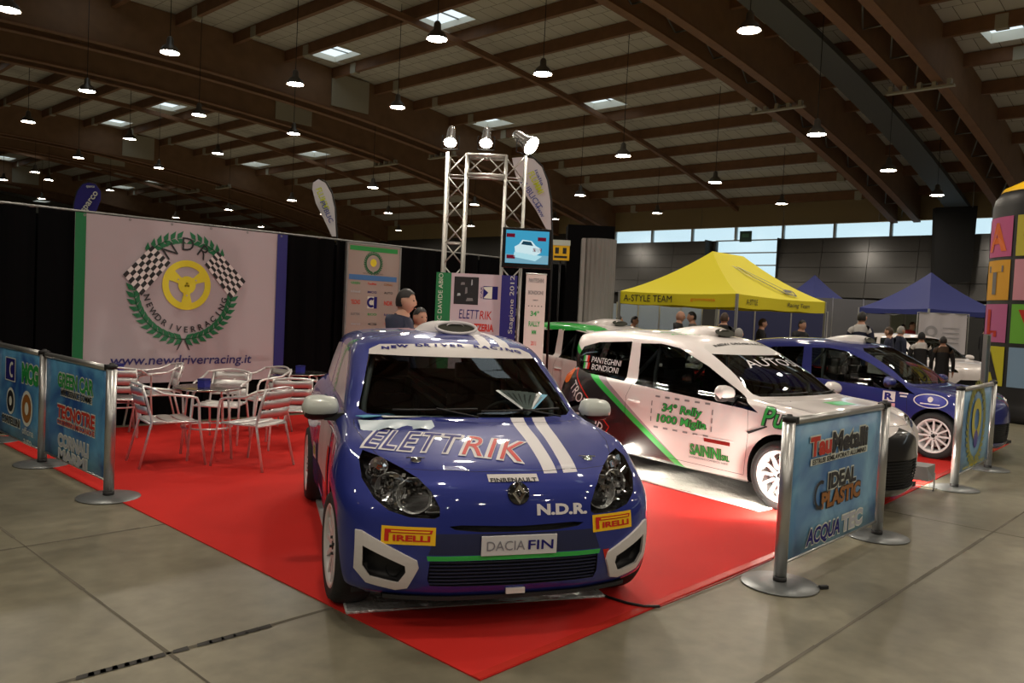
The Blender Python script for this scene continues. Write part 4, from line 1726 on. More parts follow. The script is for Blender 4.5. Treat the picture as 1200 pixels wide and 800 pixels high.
# pale fascia low on the far wall and an exit sign under the tan panels
a = MB()
a.box(X1 - 1.1, X1 - .9, 5, 13.5, 2.62, 2.85)
a.build('fascia', mat('white fascia', hexc(200, 200, 195), .5), wall_far)
es = empty('exit_sign', AT(874, 276, 45.3), 0, 'small dark green exit sign hanging under the tan wall panels above the yellow tent', 'sign')
a = MB()
a.box(-.03, .03, -.35, .35, -.35, .25)
a.build('sign_box', mat('dark green sign', (.01, .06, .03), .5), es)
a = MB()
a.box(-.04, -.031, -.2, .2, -.1, .1)
a.build('pictogram', mat('pale green print', hexc(60, 120, 80), .5), es)

# black hanging screen at the right
p0, p1 = AT(1095, 245, 36), AT(1146, 335, 36)
hb = MB()
hb.add([AT(1097, 243, 36), AT(1146, 241, 36.5), AT(1138, 330, 36.5), AT(1094, 333, 36)], [(0, 1, 2, 3)])
hb.v += [tuple(Vector(v) + Vector((.4, .25, 0))) for v in hb.v]
hb.f += [(7, 6, 5, 4), (0, 4, 5, 1), (1, 5, 6, 2), (2, 6, 7, 3), (3, 7, 4, 0)]
hb.sm += [False] * 5
hb.mi += [0] * 5
bs = hb.build('hanging_screen', mat('black cloth screen', (.006, .006, .006), .9))
tag(bs, 'large black screen hanging from the roof at the right above the blue tent', 'screen')
a = MB()
for u in (1102, 1140):
    p = AT(u, 243, 36.2)
    a.tube([p, (p.x, p.y, 9.5)], .015, 5)
a.build('hanger', M_STEEL, bs)

# ------------------------------------------------------------------ pendant lamps
M_LAMP = emis('lamp glow', (1.0, .89, .74), LAMP_E)
M_SHD = mat('grey bell shade', (.16, .15, .14), .4, .5)
a = MB()
a.lathe([(.27, 0), (.265, .05), (.20, .16), (.10, .24), (.09, .40), (.05, .46), (0, .47)], n=18, cap=False)
shade_me = a.mesh('shade', M_SHD)
a = MB()
a.lathe([(0, .035), (.245, .03)], n=18, cap=False)
for i in range(len(a.f)):
    a.f[i] = tuple(reversed(a.f[i]))
disc_me = a.mesh('bulb_disc', M_LAMP)
near = [(10, 12), (878, 36), (512, 46), (199, 62), (636, 87), (346, 99), (102, 107), (466, 126), (233, 135), (344, 157), (33, 143), (152, 163), (255, 180), (92, 185), (186, 197), (57, 211), (129, 223), (4, 211), (41, 202), (49, 233)]
far = [(957, 158), (730, 183), (1041, 200), (838, 214), (680, 229), (437, 220), (455, 250), (1098, 229), (916, 239), (770, 250), (342, 235), (268, 246), (206, 255), (650, 257), (467, 270), (380, 251), (556, 240), (552, 265), (306, 266)]
spots = [(*G(u, v, 8.5)[:2], 8.5, u, v) for u, v in near] + [(*G(u, v, 7.1)[:2], 7.1, u, v) for u, v in far]
spots = [s_ for s_ in spots if s_[0] < 41]
for x in (-12, -5, 2.5, 9.5):
    for y in (-18, -11, -4, 3.0, 9.5):
        spots.append((x, y, 8.6, None, None))
for x in (17, 24, 31, 37):
    for y in (-11, -4, 3.0):
        spots.append((x, y, 8.0, None, None))


def lamp_where(u, v):
    if u is None:
        return ''
    v_ = ('topmost', 'high', 'upper', 'middle', 'low')[min(4, int(v / 55))]
    if u is None:
        return ''
    refs = [(60, 'over the far left curtain'), (150, 'over the left end of the white banner'), (240, 'over the laurel wreath of the banner'), (330, 'over the right end of the banner'),
            (410, 'over the pale sponsor board'), (500, 'left of the truss tower'), (580, 'behind the truss portal'), (665, 'over the television'), (720, 'over the grey column'),
            (800, 'over the left half of the yellow tent'), (900, 'over the right half of the yellow tent'), (1000, 'over the far blue tent'), (1200, 'over the right blue tent')]
    for lim, t in refs:
        if u < lim:
            return v_ + ' row ' + t
    return ''


seen_l = {}
for i, (x, y, z, u, v) in enumerate(spots):
    if u is not None:
        base = lamp_where(u, v)
        seen_l[base] = seen_l.get(base, 0) + 1
        n_ = seen_l[base]
        lab = 'lit bell pendant lamp, ' + base + ('' if n_ == 1 else ', %s there' % ('second', 'third', 'fourth', 'fifth')[n_ - 2])
    else:
        lab = 'lit bell pendant lamp of the rows beside and behind the viewer'
    e = empty('pendant_lamp', (x, y, z), 0, lab, 'lamp', 'pendant lamps under the roof' if u is not None else 'pendant lamps outside the picture')
    link('shade', shade_me, e)
    link('bulb_disc', disc_me, e)
    a = MB()
    a.tube([(0, 0, .45), (0, 0, zu(x) - z + .02)], .012, 5)
    a.build('cord', M_DARK, e)
# ------------------------------------------------------------------ the stand
M_CARPET = mat('red exhibition carpet', (.52, .020, .015), .75, noise=.10, nscale=3, bump=.25, bscale=300, spec=.15)
a = MB()
pts = [(2.54, 2.50), (5.4, 2.50), (13.2, 2.84), (13.9, 2.88), (13.9, 7.5), (10.6, 7.5), (10.6, 10.15), (2.54, 10.15)]
a.prism(pts, Matrix.Translation((0, 0, .001)), .006)
cp = a.build('carpet', M_CARPET)
tag(cp, 'bright red exhibition carpet under the cars, tables and chairs', 'carpet')
a = MB()
for p, q in zip(pts[:3], pts[1:4]):
    a.bar((p[0], p[1] + .03, .0085), (q[0], q[1] + .03, .0085), .05, .002)
a.build('edge_tape', mat('glossy red tape', (.50, .03, .02), .25), cp)


def foil_material():
    m = mat('silver bubble foil', (.70, .70, .70), .35, .4, bump=1.0, bscale=38)
    return m


def foil_mat(car, x0, x1, y0, y1, label, white=False):
    e = empty('foil_mat', car.location, car.rotation_euler.z, label, 'mat')
    M_ = foil_material() if not white else mat('foil painted floodlit white', hexc(225, 222, 215), .35, bump=.5, bscale=30)  # same foil, with its bright floodlighting put into a white base colour
    a = MB()
    a.grid(lambda u, v: Vector((x0 + (x1 - x0) * u, y0 + (y1 - y0) * v, .020 + .006 * math.sin(u * 37 + 3 * math.sin(v * 19)) * math.cos(v * 23))), 60, 40)
    a.build('sheet', M_, e, fix=False)
    a = MB()
    a.tube([(x0, y0, .014), (x1, y0, .014), (x1, y1, .014), (x0, y1, .014)], .008, 5, closed=True)
    a.build('hem', M_, e)


city, _b = make_city_car()
white_c, _b = make_white_car()
blue_c = make_blue_hatch()
gw_c = make_green_white()
foil_mat(city, -2.9, .24, -.80, .68, 'bumpy silver foil mat lying under the blue front car')
foil_mat(white_c, -2.95, -.06, -1.06, 1.0, 'foil mat painted floodlit white, lying under the white and black car', True)

# ------------------------------------------------------------------ black curtain wall
YW = 10.3
x = -3.0
M_CURT = mat('black curtain', (.0035, .0035, .004), .95, spec=.05)
cw = MB()
cw.box(-3, 13.2, YW + .12, YW + .16, 0, 2.50)
wall = cw.build('wall_stand', M_CURT)
tag(wall, 'black curtain wall round the stand', kind='structure')
while x < 13.2:
    a = MB()
    ph = random.uniform(0, 6)
    a.grid(lambda u, v, x=x, ph=ph: Vector((x + .01 + .98 * u, YW + .03 + .018 * math.sin(u * 19 + ph) + .012 * math.sin(u * 43 + ph * 2), .01 + 2.55 * v)), 20, 2)
    a.build('curtain_panel', M_CURT, wall, fix=False)
    x += 1.0
a = MB()
a.tube([(-3, YW + .06, 2.57), (13.2, YW + .06, 2.57)], .02, 6)
a.build('curtain_rail', M_STEEL, wall)

# ------------------------------------------------------------------ club banner
bc = Vector((4.83, YW - .02, 1.56))


def bp(x, y):
    p = ONY(80 + x / 3.904, 240 + y / 3.904, YW - .02)
    return (p.x - bc.x, p.z - bc.z)


ban = empty('club_banner', (bc.x, bc.y, 0), 0, 'large white club banner with a laurel wreath, steering wheel and chequered flags', 'banner')
S = Sheet(ban, (0, 0, bc.z), (1, 0, 0), (0, 0, 1))
M_BAN = mat('white banner vinyl', hexc(178, 164, 170), .55, bump=.15, bscale=4)
tl, tr, br_, bl = bp(22, 35), bp(990, 133), bp(985, 775), bp(10, 755)
zt, zb = (tl[1] + tr[1]) / 2, (br_[1] + bl[1]) / 2 - .12
xl, xr = bp(25, 300)[0], bp(993, 400)[0]
g1, b1 = bp(75, 300)[0], bp(947, 400)[0]
a = MB()
a.grid(lambda u, v: Vector((xl + (xr - xl) * u, -.004 - .004 * math.sin(u * 9 + v * 4), bc.z + zb + (zt - zb) * v)), 24, 10)
a.build('sheet', M_BAN, ban, fix=False)
S.k = 8
S.rect('green_edge', xl, g1, zb, zt, mat('banner green', hexc(10, 110, 60), .5), 9)
S.rect('blue_edge', b1, xr, zb, zt, mat('banner blue', hexc(32, 30, 110), .5), 9)
M_DG = mat('laurel green', hexc(10, 105, 62), .5)
M_INK = mat('black ink', (.012, .012, .014), .5)
M_GOLD = mat('steering wheel yellow', hexc(222, 205, 42), .5)
c0 = bp(541, 367)
Rw = abs(bp(652, 367)[0] - bp(430, 367)[0]) / 2
n = 40


def ring(S_, name, cx, cy, r0, r1, m, k, a0=0, a1=2 * PI, n=40):
    full = abs(a1 - a0 - 2 * PI) < 1e-6
    cnt = n if full else n + 1
    vs = [(cx + r * math.cos(a0 + (a1 - a0) * i / n), cy + r * math.sin(a0 + (a1 - a0) * i / n)) for r in (r0, r1) for i in range(cnt)]
    fs = [(i, (i + 1) % cnt, cnt + (i + 1) % cnt, cnt + i) for i in range(n)]
    S_.put(name, vs, [tuple(reversed(f)) for f in fs], m, k)


def steering(S_, c0, Rw, k0):
    ring(S_, 'steering_wheel_print', c0[0], c0[1], Rw * .74, Rw, M_GOLD, k0)
    for an in (90, 210, 330):
        t = D2R(an + 180)
        d = Vector((math.cos(t), math.sin(t)))
        p = Vector((-d.y, d.x))
        cc = Vector(c0)
        q = [cc + p * Rw * .17, cc + p * Rw * .14 + d * Rw * .4, cc + p * Rw * .24 + d * Rw * .80, cc - p * Rw * .24 + d * Rw * .80, cc - p * Rw * .14 + d * Rw * .4, cc - p * Rw * .17]
        S_.poly('steering_wheel_print', [tuple(v) for v in q], M_GOLD, k0 + 1)
    ring(S_, 'steering_wheel_print', c0[0], c0[1], Rw * .10, Rw * .36, M_GOLD, k0 + 2)
    for an in (30, 150, 270):
        t = D2R(an)
        ring(S_, 'bolt_print', c0[0] + Rw * .42 * math.cos(t), c0[1] + Rw * .42 * math.sin(t), 0.0001, Rw * .035, M_BAN, k0 + 3, n=8)


def laurel(S_, cc, R, k0, leaf, n, gaps=True, m=None):
    """two branches rising from the foot of the wreath"""
    m = m or M_DG
    for sg in (-1, 1):
        for i in range(n):
            t = D2R(-88 + 167 * i / (n - 1))
            if gaps and 52 < i / (n - 1) * 100 < 74:
                continue
            px, py = cc[0] + sg * R * math.cos(t), cc[1] + R * math.sin(t)
            for off in (.72, -.60):
                an = t + PI / 2 + off * -1
                dx, dy = sg * math.cos(an), math.sin(an)
                nx, ny = -dy, dx
                L, w_ = leaf, leaf * .24
                vs = [(px, py), (px + dx * L * .4 + nx * w_, py + dy * L * .4 + ny * w_), (px + dx * L, py + dy * L), (px + dx * L * .4 - nx * w_, py + dy * L * .4 - ny * w_)]
                if sum(vs[j][0] * vs[(j + 1) % 4][1] - vs[(j + 1) % 4][0] * vs[j][1] for j in range(4)) < 0:
                    vs.reverse()
                S_.poly('laurel_leaf', vs, m, k0)
        ts = [D2R(-92 + 160 * i / 24) for i in range(25)]
        R0 = leaf * .05
        vs = [(cc[0] + sg * (R + s_ * R0) * math.cos(t), cc[1] + (R + s_ * R0) * math.sin(t)) for s_ in (-1, 1) for t in ts]
        fs = [(i, i + 1, 25 + i + 1, 25 + i) for i in range(24) if not (gaps and .52 < i / 24 < .74)]
        S_.put('laurel_stem', vs, fs if sg < 0 else [tuple(reversed(f)) for f in fs], m, k0)


steering(S, c0, Rw, 9)
cL = bp(532, 385)
RL = abs(bp(765, 385)[0] - bp(292, 385)[0]) / 2
laurel(S, cL, RL * .95, 10, .135, 23)
for sg in (-1, 1):
    S.poly('laurel_stem', [(cL[0] + sg * .01, cL[1] - RL * .97), (cL[0] + sg * .03, cL[1] - RL * .97), (cL[0] + sg * .09, cL[1] - RL * 1.16), (cL[0] + sg * .075, cL[1] - RL * 1.16)][::1 if sg < 0 else -1], M_INK, 10)


def chequer(S_, A, B, C_, D_, k0, n=7):
    A, B, C_, D_ = (Vector(bp(*p)) for p in (A, B, C_, D_))
    f = lambda u, v: tuple(A * (1 - u) * (1 - v) + B * u * (1 - v) + C_ * u * v + D_ * (1 - u) * v)
    q = [f(0, 0), f(1, 0), f(1, 1), f(0, 1)]
    if sum(q[j][0] * q[(j + 1) % 4][1] - q[(j + 1) % 4][0] * q[j][1] for j in range(4)) < 0:
        rev = True
        q.reverse()
    else:
        rev = False
    S_.poly('flag_print', q, mat('flag white', hexc(225, 215, 215), .5), k0)
    vs, fs = [], []
    for i in range(n):
        for j in range(n):
            if (i + j) % 2 == 0:
                o = len(vs)
                vs += [f(i / n, j / n), f((i + 1) / n, j / n), f((i + 1) / n, (j + 1) / n), f(i / n, (j + 1) / n)]
                fs.append((o, o + 1, o + 2, o + 3) if not rev else (o + 3, o + 2, o + 1, o))
    S_.put('chequer_squares', vs, fs, M_INK, k0 + 1)


chequer(S, (247, 318), (382, 186), (465, 265), (332, 415), 12, 7)
chequer(S, (808, 350), (682, 212), (622, 272), (742, 430), 12, 7)
for ch, x_, y_, rot in (('N', 462, 212, .62), ('D', 546, 180, 0), ('R', 618, 218, -.62)):
    p = bp(x_, y_)
    S.text('lettering', ch, p[0], p[1], h=.165, m=M_INK, k=13, rot=rot)
word = 'NEWDRIVERRACING'
cc2 = bp(541, 385)
Rt = abs(bp(541, 570)[1] - cc2[1])
for i, ch in enumerate(word):
    t = D2R(-166 + 152 * i / 14)
    S.text('lettering', ch, cc2[0] + Rt * math.cos(t), cc2[1] + Rt * math.sin(t), h=.078, m=M_INK, k=13, rot=t + PI / 2, bold=.02)
p0_, p1_ = bp(190, 715), bp(835, 712)
S.text('lettering', 'www.newdriverracing.it', (p0_[0] + p1_[0]) / 2, (p0_[1] + p1_[1]) / 2, w=p1_[0] - p0_[0], h=.155, m=mat('banner navy ink', hexc(40, 35, 105), .5), k=10, shear=.12, bold=.01)
for i in range(6):
    xx = xl + .1 + (xr - xl - .2) * i / 5
    ring(S, 'eyelet', xx, zt - .025, .006, .016, M_STEEL, 10, n=10)


# ------------------------------------------------------------------ printed barriers
def print_material(name, c1, c2, sc):
    m = bpy.data.materials.new(name)
    m.use_nodes = True
    nt = m.node_tree
    b = nt.nodes['Principled BSDF']
    tc = nt.nodes.new('ShaderNodeTexCoord')
    n = nt.nodes.new('ShaderNodeTexNoise')
    n.inputs['Scale'].default_value = sc
    n.inputs['Detail'].default_value = 3
    n.inputs['Distortion'].default_value = .6
    r = nt.nodes.new('ShaderNodeValToRGB')
    r.color_ramp.elements[0].position = .35
    r.color_ramp.elements[0].color = (*c1, 1)
    r.color_ramp.elements[1].position = .68
    r.color_ramp.elements[1].color = (*c2, 1)
    nt.links.new(tc.outputs['Object'], n.inputs['Vector'])
    nt.links.new(n.outputs['Fac'], r.inputs[0])
    nt.links.new(r.outputs[0], b.inputs['Base Color'])
    b.inputs['Roughness'].default_value = .4
    return m


M_PRINT = print_material('cloudy blue print', hexc(38, 82, 150), hexc(100, 170, 210), 2.6)
M_PRINT2 = print_material('pale blue print', hexc(66, 112, 168), hexc(135, 185, 212), 2.4)
M_ALU = mat('brushed aluminium post', (.50, .50, .49), .32, .85)
M_BASE = mat('cast grey base', (.17, .18, .18), .38, .5)


def barrier(p, q, label, m, posts=(1, 1), grp=None):
    p, q = Vector((*p, 0)), Vector((*q, 0))
    L = (q - p).length
    e = empty('crowd_barrier', p, math.atan2(q.y - p.y, q.x - p.x), label, 'barrier', grp)
    for on, x in zip(posts, (0, L)):
        if not on:
            continue
        a = MB()
        a.lathe([(.040, .03), (.040, 1.05)], Matrix.Translation((x, 0, 0)), 20)
        po = a.build('post', M_ALU, e)
        a = MB()
        a.lathe([(.044, 1.035), (.044, 1.062), (.036, 1.070), (.02, 1.070), (.018, 1.082), (0, 1.084)], Matrix.Translation((x, 0, 0)), 20)
        a.build('post_cap', M_DARK, po)
        a = MB()
        a.lathe([(.042, .018), (.042, .055)], Matrix.Translation((x, 0, 0)), 20)
        a.build('post_collar', M_DARK, po)
        a = MB()
        a.lathe([(.235, 0.001), (.240, .006), (.236, .012), (.10, .022), (.05, .026), (0, .026)], Matrix.Translation((x, 0, 0)), 36)
        a.build('base', M_BASE, e)
    a = MB()
    a.tube([(.04, 0, 1.035), (L - .04, 0, 1.035)], .026, 12)
    a.build('top_rail', M_ALU, e)
    for x in (.06, L - .06):
        a = MB()
        a.box(x - .02, x + .02, -.03, .03, 1.02, 1.064)
        a.build('rail_clamp', M_DARK, e)
    a = MB()
    a.grid(lambda u, v: Vector((.075 + (L - .15) * u, .003 * math.sin(u * 7), .13 + .885 * v)), 12, 4)
    pn = a.build('print_panel', m, e, fix=False)
    sol = pn.modifiers.new('s', 'SOLIDIFY')
    sol.thickness = .004
    sol.offset = 0
    a = MB()
    a.tube([(.06, 0, .13), (L - .06, 0, .13)], .010, 8)
    a.build('bottom_bar', M_ALU, e)
    return Sheet(e, (L / 2, -.006, .57), (1, 0, 0), (0, 0, 1), .0012), L


def logo_text(S, txt, cx, cy, w_, h_, m, halo=None, k=1, **kw):
    if halo is not None:
        kw2 = dict(kw)
        kw2['bold'] = kw.get('bold', 0) + .05
        S.text('logo_halo', txt, cx, cy, w=w_ + .02, h=h_ + .02, m=halo, k=k, **kw2)
    S.text('lettering', txt, cx, cy, w=w_, h=h_, m=m, k=k + 2, **kw)


M_PALE = mat('pale print', hexc(215, 218, 205), .5)
M_GINK = mat('green ink', hexc(40, 150, 70), .5)
M_RINK = mat('red ink', hexc(195, 50, 35), .5)
M_BRINK = mat('brown ink', hexc(150, 95, 40), .5)
M_SINK = mat('dark grey ink', hexc(38, 36, 40), .5)
M_LINK = mat('pale grey ink', hexc(175, 178, 185), .5)
# left run
S, L = barrier((2.52, 8.37), (2.52, 6.75), 'blue printed barrier with green, red and white lettering, its end post nearest the chairs', M_PRINT, (1, 1))
logo_text(S, 'GREEN CAR', .02, .27, .86, .13, M_GINK, M_PALE, bold=.03)
logo_text(S, 'MULTISERVICE GOMME', .05, .165, .74, .055, M_SINK, M_PALE, bold=.02)
logo_text(S, 'TECNOTRE', .05, -.01, .90, .12, M_RINK, M_PALE, bold=.04)
logo_text(S, 'COSTRUZIONI MECCANICHE', .05, -.105, .90, .045, M_RINK, M_PALE, bold=.02)
logo_text(S, 'CORNALI', .0, -.265, .74, .11, M_LINK, M_PALE, bold=.04)
logo_text(S, 'MARMI', .0, -.39, .70, .09, M_LINK, M_PALE, bold=.04)
S, L = barrier((2.52, 9.90), (2.52, 8.37), 'blue printed barrier with round emblems, far left end of the carpet', M_PRINT, (1, 0))
S.rect('logo_block', -.42, -.08, .12, .36, M_PALE, 1)
S.rect('logo_block', -.40, -.10, .13, .35, M_NAVY, 2)
ring(S, 'logo_ring', -.19, .24, .05, .08, M_PALE, 4, D2R(60), D2R(300), n=18)
logo_text(S, 'MCG', .38, .24, .50, .20, M_GINK, M_PALE, bold=.06)
for cx, cy, r, m in ((-.22, -.08, .11, M_SINK), (.30, -.10, .14, M_BRINK)):
    ring(S, 'emblem_field', cx, cy, .001, r * 1.25, M_PALE, 1, n=20)
    ring(S, 'emblem_ring', cx, cy, r * .45, r, m, 3, n=20)
logo_text(S, 'CORTELLINI', -.20, -.28, .60, .08, M_SINK, M_PALE, bold=.03)
logo_text(S, 'officina', .35, -.32, .34, .07, M_PALE, None)
logo_text(S, 'auto', .35, -.42, .24, .06, M_PALE, None)
# right
S, L = barrier((4.91, 2.22), (6.66, 2.24), 'pale blue printed barrier with three rows of red, brown and violet lettering, nearest the viewer', M_PRINT2)
S.rect('logo_block', -.52, .52, .145, .19, M_PALE, 1)
logo_text(S, 'Tau', -.36, .27, .36, .135, M_RINK, M_PALE, bold=.05)
logo_text(S, 'Metalli', .17, .27, .68, .15, M_SINK, M_PALE, bold=.05)
logo_text(S, 'ESTRUSI SEMILAVORATI ALLUMINIO', 0, .168, .98, .036, M_SINK, None, bold=.03)
logo_text(S, 'IDEAL', .06, .005, .52, .115, M_SINK, M_PALE, bold=.05)
logo_text(S, 'PLASTIC', .06, -.12, .72, .115, M_BRINK, M_SINK, bold=.05)
ring(S, 'logo_ring', -.33, -.07, .075, .10, M_SINK, 4, D2R(60), D2R(300), n=18)
logo_text(S, 'ACQUA', -.23, -.35, .58, .13, M_NAVY, M_PALE, bold=.03, shear=.15)
logo_text(S, 'TEC', .30, -.34, .40, .12, M_LINK, M_PALE, bold=.05)
S, L = barrier((9.37, 2.41), (11.08, 2.50), 'pale blue printed barrier with a laurel wreath emblem, beside the deep blue hatchback', M_PRINT2)
laurel(S, (0, .05), .42, 1, .12, 19, False, mat('olive print', hexc(150, 150, 70), .5))
ring(S, 'emblem_ring', 0, .10, .12, .24, mat('pale gold print', hexc(195, 185, 80), .5), 3, n=24)
ring(S, 'emblem_core', 0, -.12, .001, .10, mat('violet print', hexc(80, 70, 150), .5), 4, n=20)
for k in range(9):
    t = D2R(20 + 17.5 * k)
    S.poly('ray_print', [(.26 * math.cos(t), .08 + .26 * math.sin(t)), (.36 * math.cos(t) + .02, .08 + .36 * math.sin(t)), (.36 * math.cos(t) - .02, .08 + .36 * math.sin(t) + .01)], M_SINK, 4)
logo_text(S, 'www.newdriverracing.it', 0, -.40, 1.1, .05, M_GOLD, None)

# ------------------------------------------------------------------ aluminium bistro chairs and tables
M_TUBE = mat('polished aluminium tube', (.78, .77, .76), .3, .6)
M_SLAT = mat('brushed aluminium slat', (.66, .65, .64), .36, .6)


def make_chair():
    e = empty('bistro_chair')
    sw, sd = .23, .22            # half width, half depth; front = +x
    for s in (1, -1):
        a = MB()
        r = .0125
        a.tube([(.30, s * .265, .0), (.235, s * .255, .40), (.225, s * .255, .60), (.20, s * .262, .655), (.14, s * .27, .672), (-.10, s * .275, .70), (-.22, s * .25, .76)], r, 8)
        a.build('leg', M_TUBE, e)
        a = MB()
        a.tube([(-.30, s * .235, .0), (-.20, s * .215, .40), (-.19, s * .21, .44), (-.235, s * .205, .62), (-.28, s * .20, .78)], r, 8)
        a.build('leg', M_TUBE, e)
    a = MB()
    pts = [(-.22, -.25, .76)] + [(-.22 - .10 * math.sin(PI * k / 10), -.25 + .5 * k / 10, .76 + .03 * math.sin(PI * k / 10)) for k in range(1, 10)] + [(-.22, .25, .76)]
    a.tube(pts, .0125, 8)
    a.build('arm_rail', M_TUBE, e)
    a = MB()
    a.tube([(.23, -.25, .415), (.23, .25, .415)], .011, 8)
    a.tube([(-.20, -.21, .415), (-.20, .21, .415)], .011, 8)
    for s in (1, -1):
        a.tube([(.23, s * .225, .42), (-.2, s * .21, .425)], .011, 8)
    a.build('seat_frame', M_TUBE, e)
    for k in range(3):
        x0, x1 = -.19 + k * .142, -.19 + k * .142 + .128
        a = MB()
        a.grid(lambda u, v, x0=x0, x1=x1: Vector((x0 + (x1 - x0) * u, -.225 + .45 * v, .44 - .010 * math.sin(PI * v) + .006 * abs(2 * u - 1) ** 3 * -1)), 4, 6)
        o = a.build('seat_slat', M_SLAT, e, fix=False)
        m_ = o.modifiers.new('s', 'SOLIDIFY')
        m_.thickness = .006
    for k in range(3):
        z0 = .50 + k * .092
        a = MB()
        a.grid(lambda u, v, z0=z0: Vector((-.205 - (z0 + .078 * v - .44) * .27 - .035 * math.sin(PI * u), -.205 + .41 * u, z0 + .078 * v)), 8, 2)
        o = a.build('back_slat', M_SLAT, e, fix=False)
        m_ = o.modifiers.new('s', 'SOLIDIFY')
        m_.thickness = .005
    return e


def place(proto, first, loc, rz, label):
    o = proto if first else copy_tree(proto)
    o.location = loc
    o.rotation_euler = (0, 0, rz)
    o['label'] = label
    o['category'] = 'chair'
    o['group'] = 'aluminium bistro chairs'
    return o


ZF = .008
ch = make_chair()
tb = GS(246, 8.3)
for i, (p, hd, lab) in enumerate([
        ((3.45, 7.84), -8, 'aluminium slatted armchair in front left of the round table, back to the barrier'),
        ((4.08, 7.28), 111, 'aluminium slatted armchair in front right of the round table, nearest the blue car'),
        (tuple(GS(146, 9.4)[:2]), 55, 'aluminium armchair half hidden behind the end post of the left barriers'),
        (tuple(GS(183, 9.9)[:2]), 165, 'aluminium armchair behind the front left one, turned to the left table'),
        (tuple(GS(264, 9.25)[:2]), -135, 'aluminium armchair behind the round table, facing the viewer'),
        (tuple(GS(309, 10.0)[:2]), 185, 'aluminium armchair farthest back, under the right end of the banner'),
        (tuple(GS(345, 9.1)[:2]), 60, 'aluminium armchair beside the blue car mirror, back to the viewer')]):
    place(ch, i == 0, (p[0], p[1], ZF), D2R(hd), lab)


def make_table():
    e = empty('bistro_table')
    a = MB()
    a.lathe([(0, .715), (.325, .715), (.335, .712), (.335, .698), (.325, .695), (0, .695)], n=40)
    a.build('tabletop', mat('stainless table top', (.42, .40, .38), .22, 1.0), e)
    for k in range(4):
        t = PI / 2 * k + .5
        c, s = math.cos(t), math.sin(t)
        a = MB()
        a.tube([(.07 * c, .07 * s, .69), (.20 * c, .20 * s, .69), (.235 * c, .235 * s, .665), (.25 * c, .25 * s, .55), (.30 * c, .30 * s, 0)], .013, 8)
        a.build('leg', M_TUBE, e)
    a = MB()
    a.lathe([(.245, .30), (.255, .31), (.245, .32)], n=32, cap=False)
    a.build('leg_ring', M_TUBE, e)
    return e


t0 = make_table()
for i, (p, lab) in enumerate([(tb, 'round stainless bistro table in the middle of the chairs'),
                              (GS(139, 9.5), 'round stainless bistro table at the left, behind the barrier post'),
                              (GS(354, 10.4), 'round stainless bistro table at the right, behind the blue car mirror')]):
    o = t0 if i == 0 else copy_tree(t0)
    o.location = (p.x, p.y, ZF)
    tag(o, lab, 'table', 'bistro tables')
M_BLUEBOX = mat('blue card', hexc(30, 32, 130), .5)
for p, lab in ((AT(239, 452, 8.25), 'small blue cardboard box on the middle bistro table'), (GS(140, 9.5), 'small blue box on the left bistro table'), (GS(354, 10.4), 'small blue box on the right bistro table')):
    e = empty('card_box', (p.x, p.y, ZF + .716), .5, lab, 'box')
    a = MB()
    a.box(-.05, .05, -.04, .04, 0, .075)
    a.build('carton', M_BLUEBOX, e, bevel=.002)
    a = MB()
    a.box(-.052, .052, -.042, .042, .070, .088)
    a.build('lid', mat('darker blue card', hexc(24, 26, 100), .5), e)

# ------------------------------------------------------------------ truss portal, lights, television, panels
TRZ = math.atan2(-.7244, .6878)
tc_ = AT(565.5, 300, 10)
tr = empty('lighting_truss', (tc_.x, tc_.y, .007), TRZ, 'silver square-truss portal carrying three floodlights behind the blue car', 'truss')
M_TR = mat('silver truss tube', (.42, .41, .38), .45, .75)
ztop = AT(565, 184, 10).z
zin = AT(565, 209, 10).z


def truss_run(name, axis, a0, a1, c, h_, parent):
    """square truss from a0 to a1 along axis (2 = up, 0 = across); c = centre of the section, h_ = half side"""
    f = MB()
    P = (lambda t, i, j: Vector((c[0] + i * h_, c[1] + j * h_, t))) if axis == 2 else (lambda t, i, j: Vector((t, c[1] + j * h_, c[0] + i * h_)))
    for i in (-1, 1):
        for j in (-1, 1):
            f.tube([P(a0, i, j), P(a1, i, j)], .021, 10)
    o = f.build(name, M_TR, parent)
    n = max(1, round((a1 - a0) / (h_ * 2.3)))
    d = (a1 - a0) / n
    for k in range(n):
        g = MB()
        t0_, t1_ = a0 + k * d, a0 + (k + 1) * d
        for (i0, j0), (i1, j1) in (((-1, -1), (1, -1)), ((1, 1), (-1, 1)), ((-1, 1), (-1, -1)), ((1, -1), (1, 1))):
            if k % 2:
                i0, j0, i1, j1 = i1, j1, i0, j0
            g.tube([P(t0_, i0, j0), P(t1_, i1, j1)], .010, 6)
        if k % 3 == 0:
            for (i0, j0), (i1, j1) in (((-1, -1), (1, -1)), ((1, 1), (-1, 1)), ((-1, 1), (-1, -1)), ((1, -1), (1, 1))):
                g.tube([P(t0_, i0, j0), P(t0_, i1, j1)], .010, 6)
        g.build('diagonal_brace', M_TR, o)
    return o


hs = .118
truss_run('truss_leg', 2, 0.0, ztop, (-.355, 0), hs, tr)
truss_run('truss_leg', 2, 0.0, ztop, (.355, 0), hs, tr)
zc = (ztop + zin) / 2
truss_run('top_truss', 0, -.237, .237, (zc, 0), hs, tr)
for x in (-.355, .355):
    a = MB()
    a.box(x - .25, x + .25, -.25, .25, 0, .01)
    a.build('base_plate', M_STEEL, tr)

M_LENS = emis('flood lens', (1.0, .93, .80), 60)


